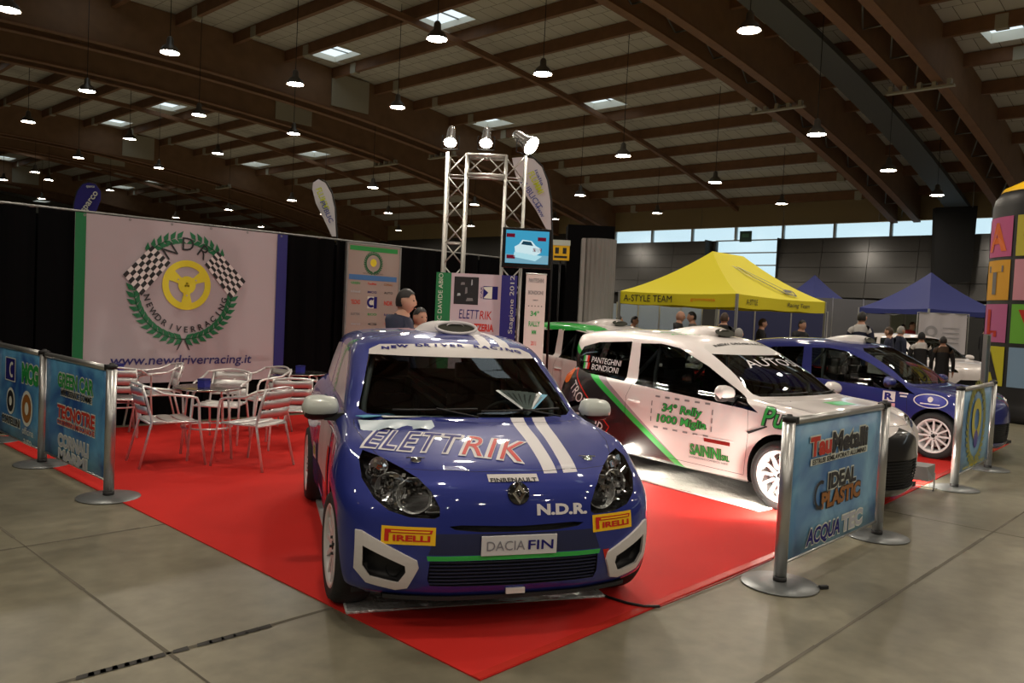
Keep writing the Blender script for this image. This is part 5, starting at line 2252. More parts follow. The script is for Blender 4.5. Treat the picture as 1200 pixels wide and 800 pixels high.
def floodlight(name_lab, u, v, s, aim, r=.09, ln=.26, power=FLOOD_W, cone=110, root=None, glow=None):
    p = AT(u, v, s) if root is None else Vector(root)
    e = empty('floodlight', p, 0, name_lab, 'lamp')
    d = Vector(aim).normalized()
    q = d.to_track_quat('Z', 'Y').to_matrix().to_4x4()
    a = MB()
    a.lathe([(0, -ln), (r * .45, -ln), (r * .62, -ln * .8), (r * .72, -ln * .35), (r * 1.02, -.01), (r * 1.06, .0), (r * .98, .0)], q, 20, cap=False)
    a.build('can', mat('silver lamp can', (.75, .75, .74), .2, .8), e)
    a = MB()
    a.lathe([(0, -.014), (r * .97, -.014)], q, 20, cap=False)
    for i in range(len(a.f)):
        a.f[i] = tuple(a.f[i])
    a.build('lens', glow or M_LENS, e)
    a = MB()
    side = d.cross(Vector((0, 0, 1))).normalized()
    b0 = -d * ln * .45
    a.tube([b0 + side * r, b0 + side * r * 1.3, b0 + side * r * 1.3 + Vector((0, 0, -.16)), b0 - side * r * 1.3 + Vector((0, 0, -.16)), b0 - side * r * 1.3, b0 - side * r], .008, 6)
    a.build('yoke', M_DARK, e)
    L_ = bpy.data.lights.new('flood', 'SPOT')
    L_.energy = power
    L_.color = (1.0, .91, .78)
    L_.spot_size = D2R(cone)
    L_.spot_blend = .6
    L_.shadow_soft_size = r * .8
    lo = bpy.data.objects.new('beam_light', L_)
    COL.objects.link(lo)
    lo.parent = e
    lo.matrix_local = Matrix.Translation(d * .03) @ d.to_track_quat('-Z', 'Y').to_matrix().to_4x4()
    return e


tocam = Vector((-.72, -.69, 0))
rt_ = Vector((.6878, -.7244, 0))
floodlight('left floodlight on top of the silver truss', 527.5, 167, 9.85, tocam * .55 + Vector((0, 0, -.75)), .078)
floodlight('middle floodlight on top of the silver truss', 569.5, 168, 9.85, tocam * .55 + Vector((0, 0, -.75)), .078)
floodlight('large floodlight at the right end of the truss, turned to the white car', 623, 171, 9.85, tocam * .45 + rt_ * .62 + Vector((0, 0, -.5)), .115, .30, FLOOD_W * 4.5)

# television
tv0 = AT(617.5, 291, 9.6)
tv = empty('television', (tv0.x, tv0.y, tv0.z), TRZ + .10, 'black television with a blue picture hung on the right leg of the truss', 'television')
a = MB()
a.box(-.29, .29, -.02, .05, -.235, .235)
a.build('casing', mat('black glossy casing', (.008, .008, .009), .25), tv, bevel=.008)
a = MB()
a.box(-.255, .255, -.024, -.019, -.18, .205)
a.build('screen', emis('blue screen glow', hexc(60, 150, 185), 1.0), tv)
a = MB()
a.tube([(-.1, .05, 0), (-.1, .35, 0), (-.1, .35, -.1)], .02, 6)
a.build('bracket', M_STEEL, tv)
S = Sheet(tv, (0, -.025, .0125), (1, 0, 0), (0, 0, 1), .0008)
em = lambda nm, c, s_: emis(nm, hexc(*c), s_)
S.rect('screen_picture', -.255, .255, -.19, -.09, em('screen floor', (120, 170, 190), .9), 1)
S.poly('screen_picture', [(-.14, -.07), (.10, -.10), (.16, -.06), (.16, -.01), (.10, .02), (.05, .075), (-.06, .085), (-.10, .03), (-.15, .0)], em('screen car', (200, 225, 230), 1.0), 2)
S.poly('screen_picture', [(-.16, -.12), (.10, -.16), (.18, -.10), (.10, -.085), (-.15, -.06)], em('screen floor glare', (170, 215, 225), 1.0), 2)
S.poly('screen_picture', [(-.075, .03), (.07, .018), (.04, .065), (-.05, .07)], em('screen car window', (40, 80, 100), .6), 3)
for x, y in ((-.20, .13), (.17, .10), (-.19, -.12), (.12, -.03)):
    S.rect('screen_picture', x - .05, x + .05, y - .022, y + .022, em('screen sign', (110, 20, 40), .8), 2)

# ELETTRIK panel
def facing(name, label, cat, u, s, dz=0.0, rz=0.0):
    p = GS(u, s)
    return empty(name, (p.x, p.y, .007), TRZ + rz, label, cat)


def zpix(u, v, s):
    return AT(u, v, s).z - .007


el = facing('display_board', 'white sponsor panel with green and navy side strips before the silver truss', 'sign', 556.5, 9.6)
zt_, zb_ = zpix(557, 321, 9.6), .35
hw = .475
a = MB()
a.box(-hw, hw, -.015, .015, zb_, zt_)
a.build('board', mat('white board', hexc(195, 180, 190), .6), el)
for s_ in (-1, 1):
    a = MB()
    a.box(s_ * .35 - .02, s_ * .35 + .02, .02, .10, 0, zt_ - .1)
    a.build('stand_post', M_STEEL, el)
S = Sheet(el, (0, -.016, 0), (1, 0, 0), (0, 0, 1), .001)
xz = lambda x: (x - 385) / 6.153 * 9.6 / 955 * 1.0 - .0
zz = lambda y: zpix(557, 290 + y / 6.153, 9.6)
S.rect('green_strip', -hw, xz(215) - .02, zb_, zt_, mat('strip green', hexc(30, 120, 70), .5), 1)
S.rect('navy_strip', xz(563), hw, zb_, zt_, mat('strip navy', hexc(45, 42, 130), .5), 1)
S.text('lettering', 'FC DAVIDE ABIO', -hw + .055, zz(375), w=.58, h=.05, m=M_PALE, k=2, rot=PI / 2)
S.text('lettering', 'Stagione 2012', hw - .05, zz(400), w=.68, h=.065, m=M_PALE, k=2, rot=PI / 2)
px0, px1, pz0, pz1 = xz(225), xz(400), zz(413), zz(215)
S.rect('photograph', px0, px1, pz0, pz1, M_INK, 1)
for cx, cy, w_, h_, m in ((.35, .75, .18, .10, M_GREY), (.2, .35, .14, .10, M_LINK), (.65, .18, .30, .12, M_GREY), (.72, .8, .06, .22, M_LINK), (.5, .5, .10, .25, M_GREY)):
    X_, Z_ = px0 + (px1 - px0) * cx, pz0 + (pz1 - pz0) * cy
    ww, hh = (px1 - px0) * w_, (pz1 - pz0) * h_
    S.poly('photograph_detail', [(X_ - ww / 2, Z_ - hh / 2), (X_ + ww / 2, Z_ - hh / 3), (X_ + ww / 2.5, Z_ + hh / 2), (X_ - ww / 3, Z_ + hh / 2)], m, 2)
lx0, lx1, lz0, lz1 = xz(435), xz(540), zz(368), zz(275)
S.rect('logo_block', lx0, lx1, lz0, lz1, M_NAVY, 1)
lc = ((lx0 + lx1) / 2 - .005, (lz0 + lz1) / 2)
S.poly('logo_block', [(lx0 + .005, lz1 - .01), (lx0 + .005, lz1 - .03), (lc[0] - .02, lc[1]), (lx0 + .005, lz0 + .01), (lc[0] + .025, lz0 + .005), (lc[0] + .025, lz1 - .005)], M_PALE, 2)
S.text('lettering', 'CAR', lx0 - .02, lc[1], w=.14, h=.025, m=M_NAVY, k=2, rot=PI / 2)
S.text('lettering', 'ELETT', xz(340), zz(482), w=xz(415) - xz(270), h=.105, m=M_NAVY, k=2, shear=.1)
S.text('lettering', 'RIK', xz(460), zz(485), w=xz(503) - xz(418), h=.10, m=M_RED, k=2, shear=.1)
S.text('lettering', 'CARROZZERIA', xz(378), zz(575), w=xz(520) - xz(235), h=.09, m=M_RINK, k=2, bold=.04)

# narrow roll-up
ru = facing('roll_up_banner', 'narrow white roll-up banner with green lettering under the television', 'banner', 626, 9.2, rz=.12)
zt_ = zpix(626, 321, 9.2)
a = MB()
a.box(-.115, .115, -.003, .003, .09, zt_)
a.build('sheet', mat('roll-up white', hexc(205, 192, 188), .5), ru)
a = MB()
a.box(-.13, .13, -.05, .05, 0, .09)
a.build('cassette', M_ALU, ru, bevel=.01)
a = MB()
a.tube([(0, .02, .05), (0, .012, zt_)], .008, 6)
a.tube([(-.12, 0, zt_), (.12, 0, zt_)], .009, 6)
a.build('support_pole', M_ALU, ru)
S = Sheet(ru, (0, -.0035, 0), (1, 0, 0), (0, 0, 1), .0008)
zz2 = lambda y: zpix(626, 290 + y / 6.153, 9.2)
for txt, y, w_, h_, m in (('PANTEGHINI', 238, .17, .05, M_GREY), ('BONDIONI', 325, .17, .045, M_GREY), ('team', 378, .06, .02, M_GREY), ('-  -  -  -  -', 422, .16, .01, M_SINK), ('34°', 475, .10, .06, M_GINK),
                          ('RALLY', 550, .13, .06, M_GINK), ('MM', 610, .05, .05, M_GINK), ('2011', 690, .06, .05, M_RINK)):
    S.text('lettering', txt, 0, zz2(y), w=w_, h=h_, m=m, k=1, bold=.03)

# sponsor board on the curtain
sb0 = Vector((7.86, YW - .06, 0))
sb = empty('sponsor_board', sb0, 0, 'tall pale board with small wreath emblem and rows of logos, on the black curtain', 'sign')


def sp(x, y):
    p = ONY(380 + x / 6.156, 270 + y / 6.156, YW - .06)
    return (p.x - sb0.x, p.z)


sx0, sx1 = sp(163, 300)[0], sp(545, 300)[0]
sz1 = (sp(180, 88)[1] + sp(530, 125)[1]) / 2
a = MB()
a.box(sx0, sx1, 0, .03, .12, sz1)
a.build('board', mat('pale board', hexc(165, 152, 145), .7), sb)
a = MB()
for x in (sx0, sx1):
    a.box(x - .015, x + .015, -.006, .04, 0, sz1 + .01)
a.box(sx0, sx1, -.006, .04, sz1 - .01, sz1 + .015)
a.build('frame', M_ALU, sb)
S = Sheet(sb, (0, -.001, 0), (1, 0, 0), (0, 0, 1), .0012)
w0, w1 = sx0 + .04, sx1 - .06
zs = lambda y: sp(350, y)[1]
S.rect('green_bar', w0, w1, zs(153), zs(120), M_GINK, 1)
S.rect('blue_bar', w0, w1, zs(362), zs(325), mat('mid blue bar', hexc(70, 120, 180), .5), 1)
ec = (sp(355, 235)[0], zs(238))
laurel(S, ec, .15, 1, .05, 15, False)
ring(S, 'emblem_core', ec[0], ec[1] + .01, .001, .06, M_GOLD, 2, n=20)
for col, x in enumerate((225, 345, 462)):
    for row, y in enumerate((385, 445, 520, 605, 675)):
        cx, cy = sp(x, y)[0], zs(y)
        m = (M_GINK, M_RINK, M_BRINK, M_LINK, M_NAVY, M_SINK, M_RINK, M_NAVY, M_RINK, M_GREY, M_GINK, M_NAVY, M_LINK, M_SINK, M_RINK)[row * 3 + col]
        txt = ('GREEN', 'TauMet', 'CORNALI', 'ideal', 'MCG', 'AUTO', 'TECNO', 'C', 'NDR', 'ELETTRIK', 'ECO', 'RALLY', 'marmi', 'G', 'TEC')[row * 3 + col]
        if txt == 'C':
            S.rect('logo_block', cx - .09, cx + .09, cy - .09, cy + .09, M_PALE, 1)
            S.rect('logo_block', cx + .03, cx + .09, cy - .09, cy + .09, M_NAVY, 2)
            ring(S, 'logo_ring', cx - .02, cy, .04, .08, M_NAVY, 3, D2R(50), D2R(310), n=14)
        else:
            S.text('lettering', txt, cx, cy, w=.17, h=.035 if row != 2 else .07, m=m, k=1, bold=.03)
S.text('lettering', 'NEW DRIVER RACING', ec[0], zs(312), w=.38, h=.018, m=M_SINK, k=1)

# feather flags
def feather(label, pts, s, m, pole, texts, group=None):
    P = [AT(u, v, s) for u, v in pts]
    c = sum(P, Vector()) / len(P)
    base = AT(*pole[0], s)
    e = empty('feather_flag', (base.x, base.y, 0), 0, label, 'flag', group)
    B = Vector((base.x, base.y, 0))
    n = len(P)
    d = Vector((.72, .69, 0)) * .004
    a = MB()
    a.add([p - B - d for p in P] + [p - B + d for p in P], [tuple(range(n)), tuple(range(2 * n - 1, n - 1, -1))] + [(i, n + i, n + (i + 1) % n, (i + 1) % n) for i in range(n)])
    a.build('sail', m, e)
    a = MB()
    pp = [AT(u, v, s) - B for u, v in pole]
    a.tube([Vector((pp[0].x, pp[0].y, .0))] + pp, [.02] + [.016 - .010 * k / len(pp) for k in range(len(pp))], 8)
    a.build('pole', M_DARK, e)
    a = MB()
    a.lathe([(.25, 0), (.25, .02), (.05, .05), (0, .05)], Matrix.Translation((pp[0].x, pp[0].y, 0)), 20)
    a.build('foot', M_DARK, e)
    for txt, (u, v), w_, h_, mm, rot in texts:
        p = AT(u, v, s - .05) - B
        Sx = Sheet(e, p, (.6878, -.7244, 0), (0, 0, 1), .001)
        Sx.text('lettering', txt, 0, 0, w=w_, h=h_, m=mm, k=1, rot=rot, bold=.02)
    return e


M_FLW = mat('white flag cloth', hexc(200, 195, 200), .7)
M_LIME = mat('lime print', hexc(190, 200, 40), .6)
M_VIO = mat('violet blue print', hexc(85, 90, 150), .6)
feather('white feather flag with lime and violet lettering behind the right leg of the truss', [(600, 185), (612, 184), (625, 186), (635, 196), (641, 212), (645, 235), (646, 270), (640, 268), (628, 246), (614, 226), (604, 205)], 12.5, M_FLW,
        [(647, 300), (647, 270), (646, 235), (642, 211), (635, 194), (625, 184), (612, 181)],
        [('FLUMMI', (628, 214), .36, .10, M_LIME, -1.05), ('PUBLICIT', (623, 228), .50, .09, M_VIO, -.95), ('www', (632, 247), .22, .05, M_VIO, -1.0), ('italia', (632, 208), .26, .05, M_VIO, -1.1)])
feather('white feather flag with lime lettering rising behind the black curtain, left of the truss', [(366, 222), (367, 214), (373, 210), (381, 214), (388, 226), (392, 243), (394, 277), (389, 277), (380, 258), (370, 238)], 15, M_FLW,
        [(395, 300), (395, 277), (393, 243), (389, 225), (382, 213), (374, 209), (367, 213)],
        [('FLUMMI', (378, 233), .42, .11, M_LIME, -1.15), ('PUBLIC', (383, 248), .42, .09, M_VIO, -1.1)])
M_FBLUE = mat('blue flag cloth', hexc(38, 32, 120), .7)
feather('blue feather flag with white lettering above the left end of the banner', [(87, 250), (87, 238), (91, 224), (97, 216), (104, 214), (112, 216), (118, 224), (118, 234), (112, 250)], 15.5, M_FBLUE,
        [(86, 290), (86, 240), (90, 224), (97, 215), (105, 213), (113, 215)],
        [('sparco', (106, 237), .46, .13, M_PALE, .98), ('sparco', (106, 219), .16, .05, M_PALE, 0)])

# grey column, black column, yellow lit sign behind the television
gc = GS(697, 14.0)
e = empty('wrapped_column', (gc.x, gc.y, 0), TRZ, 'grey fluted column of rolled sheeting beside the yellow tent', 'column')
ztc = AT(697, 281, 14).z
a = MB()
n = 46
vs = []
for z in (0, ztc):
    for k in range(n):
        t = 2 * PI * k / n
        r_ = .29 + (.012 if k % 2 else 0)
        vs.append((r_ * math.cos(t), r_ * math.sin(t), z))
a.add(vs, [(k, (k + 1) % n, n + (k + 1) % n, n + k) for k in range(n)] + [tuple(range(n, 2 * n))], False)
a.build('sheeting', mat('grey sheeting', (.20, .195, .18), .5), e)
a = MB()
a.box(-.30, -.24, -.20, -.14, 0, ztc)
a.build('edge_batten', mat('paler grey batten', (.26, .25, .235), .5), e)
bc_ = GS(686, 16)
a = MB()
a.box(-.45, .45, -.3, .3, 0, AT(686, 266, 16).z)
o = a.build('wall_return', M_CURT)
o.location = (bc_.x, bc_.y, 0)
o.rotation_euler = (0, 0, TRZ)
tag(o, kind='structure')
ys = AT(657, 296, 15)
e = empty('yellow_sign', ys, TRZ, 'small yellow sign with black print above the curtain, right of the television', 'sign')
a = MB()
a.box(-.16, .16, -.03, .03, -.14, .13)
a.build('sign_box', M_YEL, e)
a = MB()
a.box(-.17, .17, -.035, .03, .13, .23)
a.build('sign_header', mat('pale header', hexc(190, 200, 190), .5), e)
S = Sheet(e, (0, -.031, 0), (1, 0, 0), (0, 0, 1), .001)
for x in (-.07, .07):
    S.rect('print_mark', x - .035, x + .035, -.02, .09, M_BLACKV, 1)
S.rect('print_mark', -.12, .12, -.10, -.06, M_BLACKV, 1)
a = MB()
a.tube([(0, .05, .2), (0, .05, -ys.z)], .02, 6)
a.build('mast', M_DARK, e)

# ground floodlights by the cars
M_LENS2 = emis('ground lamp lens', (1.0, .92, .78), 45)


def ground_flood(label, p, aim, power, cone=120):
    e = empty('ground_floodlight', (p[0], p[1], .008), math.atan2(aim[1], aim[0]), label, 'lamp')
    a = MB()
    a.add([(-.06, -.11, .09), (-.06, .11, .09), (-.03, .08, .23), (-.03, -.08, .23), (.05, -.14, .10), (.05, .14, .10), (.07, .14, .26), (.07, -.14, .26)],
          [(0, 1, 2, 3), (0, 4, 5, 1), (1, 5, 6, 2), (2, 6, 7, 3), (3, 7, 4, 0)])
    a.build('housing', mat('grey lamp housing', (.45, .45, .45), .35, .7), e)
    a = MB()
    a.add([(.050, -.125, .115), (.050, .125, .115), (.068, .125, .25), (.068, -.125, .25)], [(0, 1, 2, 3)])
    a.build('lens', M_LENS2, e, fix=False)
    a = MB()
    a.tube([(0, -.15, .18), (0, -.15, .01), (-.05, -.15, .005), (.12, -.15, .005), (.12, .15, .005), (-.05, .15, .005), (0, .15, .01), (0, .15, .18)], .008, 6)
    a.build('stand_frame', M_STEEL, e)
    L_ = bpy.data.lights.new('ground_flood', 'SPOT')
    L_.energy = power
    L_.color = (1.0, .90, .76)
    L_.spot_size = D2R(cone)
    L_.spot_blend = .5
    L_.shadow_soft_size = .08
    lo = bpy.data.objects.new('beam_light', L_)
    COL.objects.link(lo)
    lo.parent = e
    lo.matrix_local = Matrix.Translation((.10, 0, .18)) @ Vector((1, 0, aim[2])).to_track_quat('-Z', 'Y').to_matrix().to_4x4()


ground_flood('grey floodlight on the floor between the white car and the wreath barrier', (9.02, 2.66), (1, .12, .05), 60)
ground_flood('floodlight on the floor in front of the white car wheel', (6.55, 2.72), (.10, 1, -.12), 160)
ground_flood('floodlight on the floor beside the tail of the white car', (7.05, 5.1), (-.15, -1, -.10), 60)

# cables
a = MB()
pts = [G(688, 690) + Vector((0, 0, .02))] + [G(u, v) + Vector((0, 0, .014)) for u, v in ((700, 697), (715, 703), (735, 709), (755, 713), (773, 713))]
a.tube(pts, .008, 6)
tag(a.build('power_cable', M_DARK), 'black power cable running from under the blue car over the carpet edge', 'cable')
a = MB()
a.tube([G(u, v) + Vector((0, 0, .012)) for u, v in ((773, 713), (800, 702), (850, 682), (905, 657))], .005, 6)
tag(a.build('power_cable', mat('red cable', (.35, .03, .02), .5)), 'thin red cable along the carpet edge towards the near barrier', 'cable')
p = G(965, 690)
e = empty('cable_plug', (p.x, p.y, .012), -.6, 'small black plug lying on the floor beside the near barrier base', 'plug')
a = MB()
a.box(-.03, .03, -.013, .013, -.01, .012)
a.build('plug_body', M_DARK, e, bevel=.004)
a = MB()
a.tube([(-.03, 0, 0), (-.07, .01, -.005)], .004, 6)
a.build('plug_lead', M_DARK, e)

# leaflets in the blue car's windscreen
cm = city.matrix_basis
leafm = [mat('leaflet paper', hexc(200, 205, 205), .5), mat('leaflet blue', hexc(90, 160, 190), .5)]
R3 = Matrix.Translation(city.location) @ Matrix.Rotation(city.rotation_euler.z, 4, 'Z')
for k in range(9):
    e = empty('leaflet', R3 @ Vector((-.40, .36, .985 + .003 * k)), city.rotation_euler.z, 'pale leaflet, %s from the left in the fan behind the blue car windscreen' % ('first', 'second', 'third', 'fourth', 'fifth', 'sixth', 'seventh', 'eighth', 'ninth')[8 - k], 'leaflet', 'fan of leaflets in the blue car')
    an = D2R(-52 + 13 * k)
    a = MB()
    M = Matrix.Rotation(an, 4, 'Z') @ Matrix.Rotation(D2R(30), 4, 'Y')
    a.add([M @ Vector(p) for p in ((-.24, -.026, 0), (0, -.018, 0), (0, .018, 0), (-.24, .026, 0))], [(0, 1, 2, 3)])
    a.build('sheet', leafm[0] if k else leafm[1], e, fix=False)
    a = MB()
    a.add([M @ Vector(p) for p in ((-.21, -.006, .001), (-.05, -.005, .001), (-.05, .004, .001), (-.21, .005, .001))], [(0, 1, 2, 3)])
    a.build('print_line', M_GREY, e, fix=False)
for k, (x, y, rz, w_, l_, lab) in enumerate(((-.40, -.60, .5, .08, .24, 'blue printed leaflet propped behind the left corner of the windscreen'), (-.36, -.42, .05, .06, .30, 'white leaflet lying flat behind the windscreen'),
                                        (-.36, -.24, .2, .05, .09, 'small white card behind the windscreen'))):
    e = empty('leaflet', R3 @ Vector((x, y, .975)), city.rotation_euler.z + rz, lab, 'leaflet')
    a = MB()
    a.box(-w_ / 2, w_ / 2, -l_ / 2, l_ / 2, 0, .004)
    a.build('sheet', leafm[1 if k == 0 else 0], e)
e = empty('leaflet', R3 @ Vector((-.20, -.50, .962)), city.rotation_euler.z, 'crumpled pale leaflet lying on the bonnet under the left wiper of the blue car', 'leaflet')
a = MB()
a.grid(lambda u, v: Vector((-.09 + .15 * u + .02 * math.sin(v * 9), -.22 + .44 * v, .004 + .012 * math.sin(v * 14 + u * 3) * u - u * .035)), 5, 14)
a.build('sheet', mat('pale foil leaflet', hexc(180, 195, 205), .35), e, fix=False)
# ------------------------------------------------------------------ tents
def tent(label, F, L, Wd, rz, zv, zp, m, ridge, drop=.28, group=None):
    """pop-up tent: F near corner, L along local x, Wd along local y"""
    e = empty('pop_up_tent', (F[0], F[1], 0), rz, label, 'tent', group)
    ml = mat('grey tent leg', (.42, .43, .43), .4, .6)
    n = 14
    r0, r1 = (L - ridge) / 2, (L + ridge) / 2

    def height(x, y):
        dx = max(0, (r0 - x) / r0 if x < r0 else ((x - r1) / r0 if x > r1 else 0))
        dy = abs(y - Wd / 2) / (Wd / 2)
        t = max(dx, dy)
        return zv + (zp - zv) * ((1 - t) ** 1.0 * .72 + (1 - t) ** 2.2 * .28)
    # four canopy faces
    P00, P10, P11, P01 = (0, 0), (L, 0), (L, Wd), (0, Wd)
    R0, R1 = (r0, Wd / 2), (r1, Wd / 2)
    for q in ((P00, P10, R1, R0), (P10, P11, R1, R1), (P11, P01, R0, R1), (P01, P00, R0, R0)):
        a = MB()

        def f(u, v, q=q):
            bx = q[0][0] + (q[1][0] - q[0][0]) * u, q[0][1] + (q[1][1] - q[0][1]) * u
            tx = q[3][0] + (q[2][0] - q[3][0]) * u, q[3][1] + (q[2][1] - q[3][1]) * u
            x, y = bx[0] + (tx[0] - bx[0]) * v, bx[1] + (tx[1] - bx[1]) * v
            sag = .035 * math.sin(PI * u) * (1 - v) ** 2
            return Vector((x, y, zv + (zp - zv) * (v * .62 + v ** 2.0 * .38) - sag))
        a.grid(f, 12, 12)
        a.build('canopy_face', m, e)
    for p, q in ((P00, P10), (P10, P11), (P11, P01), (P01, P00)):
        a = MB()
        k_ = max(2, round(math.hypot(q[0] - p[0], q[1] - p[1]) / 1.5))

        def g(u, v, p=p, q=q, k_=k_):
            bul = .02 * math.sin(u * 25)
            return Vector((p[0] + (q[0] - p[0]) * u, p[1] + (q[1] - p[1]) * u, zv - (drop + .02 * abs(math.sin(PI * u * k_))) * (1 - v) - .035 * math.sin(PI * u) * v))
        a.grid(g, 20, 2)
        a.build('valance', m, e)
    for x, y in (P00, P10, P11, P01):
        a = MB()
        a.box(x - .025, x + .025, y - .025, y + .025, .01, zv)
        lg = a.build('leg', ml, e)
        a = MB()
        a.box(x - .07, x + .07, y - .07, y + .07, 0, .012)
        a.build('foot_plate', ml, lg)
    for p, q in ((P00, P10), (P10, P11), (P11, P01), (P01, P00)):
        ln = math.hypot(q[0] - p[0], q[1] - p[1])
        c = max(1, round(ln / 1.5))
        for k in range(c):
            A = Vector((p[0] + (q[0] - p[0]) * k / c, p[1] + (q[1] - p[1]) * k / c, zv - .02))
            B = Vector((p[0] + (q[0] - p[0]) * (k + 1) / c, p[1] + (q[1] - p[1]) * (k + 1) / c, zv - .02))
            A, B = (Vector((Q.x + (L / 2 - Q.x) * .045, Q.y + (Wd / 2 - Q.y) * .045, Q.z)) for Q in (A, B))
            a = MB()
            a.bar(A, B - Vector((0, 0, .2)), .02, .03)
            a.bar(A - Vector((0, 0, .2)), B, .02, .03)
            a.build('scissor_bar', ml, e)
    return e


M_TY = mat('yellow tent cloth', hexc(218, 205, 22), .75)
M_TB = mat('blue tent cloth', hexc(28, 38, 105), .75)
yF = GS(862, 17.0)
yz = AT(862, 344, 17.0).z
ypk = AT(833, 291, 18.3).z
yt = tent('yellow pop-up tent with black lettering behind the white car', (yF.x, yF.y), 4.5, 3.0, 0, yz, ypk, M_TY, 1.5)
S = Sheet(yt, (-.012, 1.5, yz - .15), (0, -1, 0), (0, 0, 1), .006)
S.text('lettering', 'A-STYLE TEAM', -.72, 0, w=1.30, h=.15, m=M_SINK, k=1, bold=.0)
S.text('lettering', 'gommista', .70, 0, w=.6, h=.09, m=M_ORG, k=1)
S = Sheet(yt, (2.25, -.012, yz - .15), (1, 0, 0), (0, 0, 1), .006)
S.text('lettering', 'A-STYLE', -1.6, 0, w=.5, h=.12, m=M_SINK, k=1)
S.text('lettering', 'Racing Team', .7, -.01, w=1.2, h=.13, m=M_SINK, k=1, shear=.2)
# black arrow figure on the near slope
sl = math.atan2((ypk - yz) * .9, 1.5)
S = Sheet(yt, (2.3, .55, yz + (ypk - yz) * .30), (1, 0, 0), (0, math.cos(sl), math.sin(sl)), .03)
o_ = [(-.95, .95), (-.45, .90), (.60, -.22), (.98, -.26), (.80, -.48), (.35, -.40), (.05, .0), (-.30, .35), (-.45, .70)]
for i in range(len(o_)):
    p, q = Vector(o_[i]), Vector(o_[(i + 1) % len(o_)])
    d = (q - p).normalized() * .001
    nn = Vector((-(q - p).y, (q - p).x)).normalized() * .028
    S.poly('figure_line', [tuple(p - nn), tuple(q - nn), tuple(q + nn), tuple(p + nn)], M_SINK, 1)
S.rect('lettering', .45, .85, -.35, -.25, M_SINK, 1)
bF = AT(1088, 372, 25)
th = math.atan2(bF.y, bF.x)
tent('blue pop-up tent standing farthest right, before the black hanging screen', (bF.x, bF.y), 3.0, 3.0, th - PI / 4, AT(1088, 368, 25).z + .17, AT(1077, 319, 27.1).z, M_TB, .02, .17, 'blue tents')
cF = AT(952, 372, 31)
th = math.atan2(cF.y, cF.x)
tent('blue pop-up tent partly hidden behind the right end of the yellow tent', (cF.x, cF.y), 3.0, 3.0, th - PI / 4, AT(952, 370, 31).z + .17, AT(948, 322, 33).z, M_TB, .02, .17, 'blue tents')
# white sheet hung on the right blue tent
p = AT(1103, 402, 23.6)
e = empty('hanging_sheet', (p.x, p.y, 0), TRZ - .2, 'greyish white sheet with a faint round print hanging from the right blue tent', 'sheet')
z0_, z1_ = AT(1103, 414, 23.6).z, AT(1103, 367, 23.6).z
a = MB()
a.grid(lambda u, v: Vector((-.64 + 1.28 * u, .02 * math.sin(u * 16), z0_ + (z1_ - z0_) * v)), 24, 2)
a.build('cloth', mat('dirty white cloth', hexc(175, 170, 175), .8), e, fix=False)
S = Sheet(e, (0, -.03, 0), (1, 0, 0), (0, 0, 1), .004)
ring(S, 'round_print', -.30, z0_ + .62, .10, .17, mat('faint grey print', hexc(140, 138, 142), .8), 1, n=20)
for k in range(4):
    S.rect('line_print', .0, .45, z0_ + .3 + k * .14, z0_ + .33 + k * .14, mat('faint grey print'), 1)
a = MB()
a.tube([(-.68, 0, 0), (-.68, 0, z1_), (.68, 0, z1_), (.68, 0, 0)], .02, 6)
a.build('frame', M_STEEL, e)

# ------------------------------------------------------------------ inflatable tower at the right edge
tp = GS(1232, 15.4)
tz = AT(1195, 222, 15.4).z
TR = 1.08
e = empty('inflatable_tower', (tp.x, tp.y, 0), 0, 'black inflatable tower with coloured lettered squares and a yellow top at the right edge', 'tower')
a = MB()
a.lathe([(TR * 1.04, 0), (TR * 1.06, .12), (TR * 1.02, .30), (TR, .40), (TR, tz - .35), (TR * .97, tz - .18), (TR * .86, tz - .02)], n=48)
a.build('tube_body', mat('black inflatable cloth', (.010, .010, .011), .45), e)
a = MB()
a.lathe([(TR * .90, tz - .06), (TR * .86, tz + .02), (TR * .6, tz + .16), (0, tz + .24)], n=48, cap=False)
a.build('top_dome', M_YEL, e)
th0 = math.atan2(-tp.y, -tp.x)            # towards the viewer
cols = {(-1, 0): (205, 95, 150), (-1, 1): (225, 165, 50), (-1, 2): (190, 100, 150), (-1, 3): (200, 190, 40),
        (0, 0): (205, 195, 70), (0, 1): (215, 150, 165), (0, 2): (110, 180, 60), (0, 3): (130, 160, 190),
        (1, 0): (90, 150, 200), (1, 1): (200, 190, 40), (1, 2): (205, 95, 150), (1, 3): (225, 165, 50)}
rows = [(248, 297), (301, 350), (355, 402), (407, 455)]
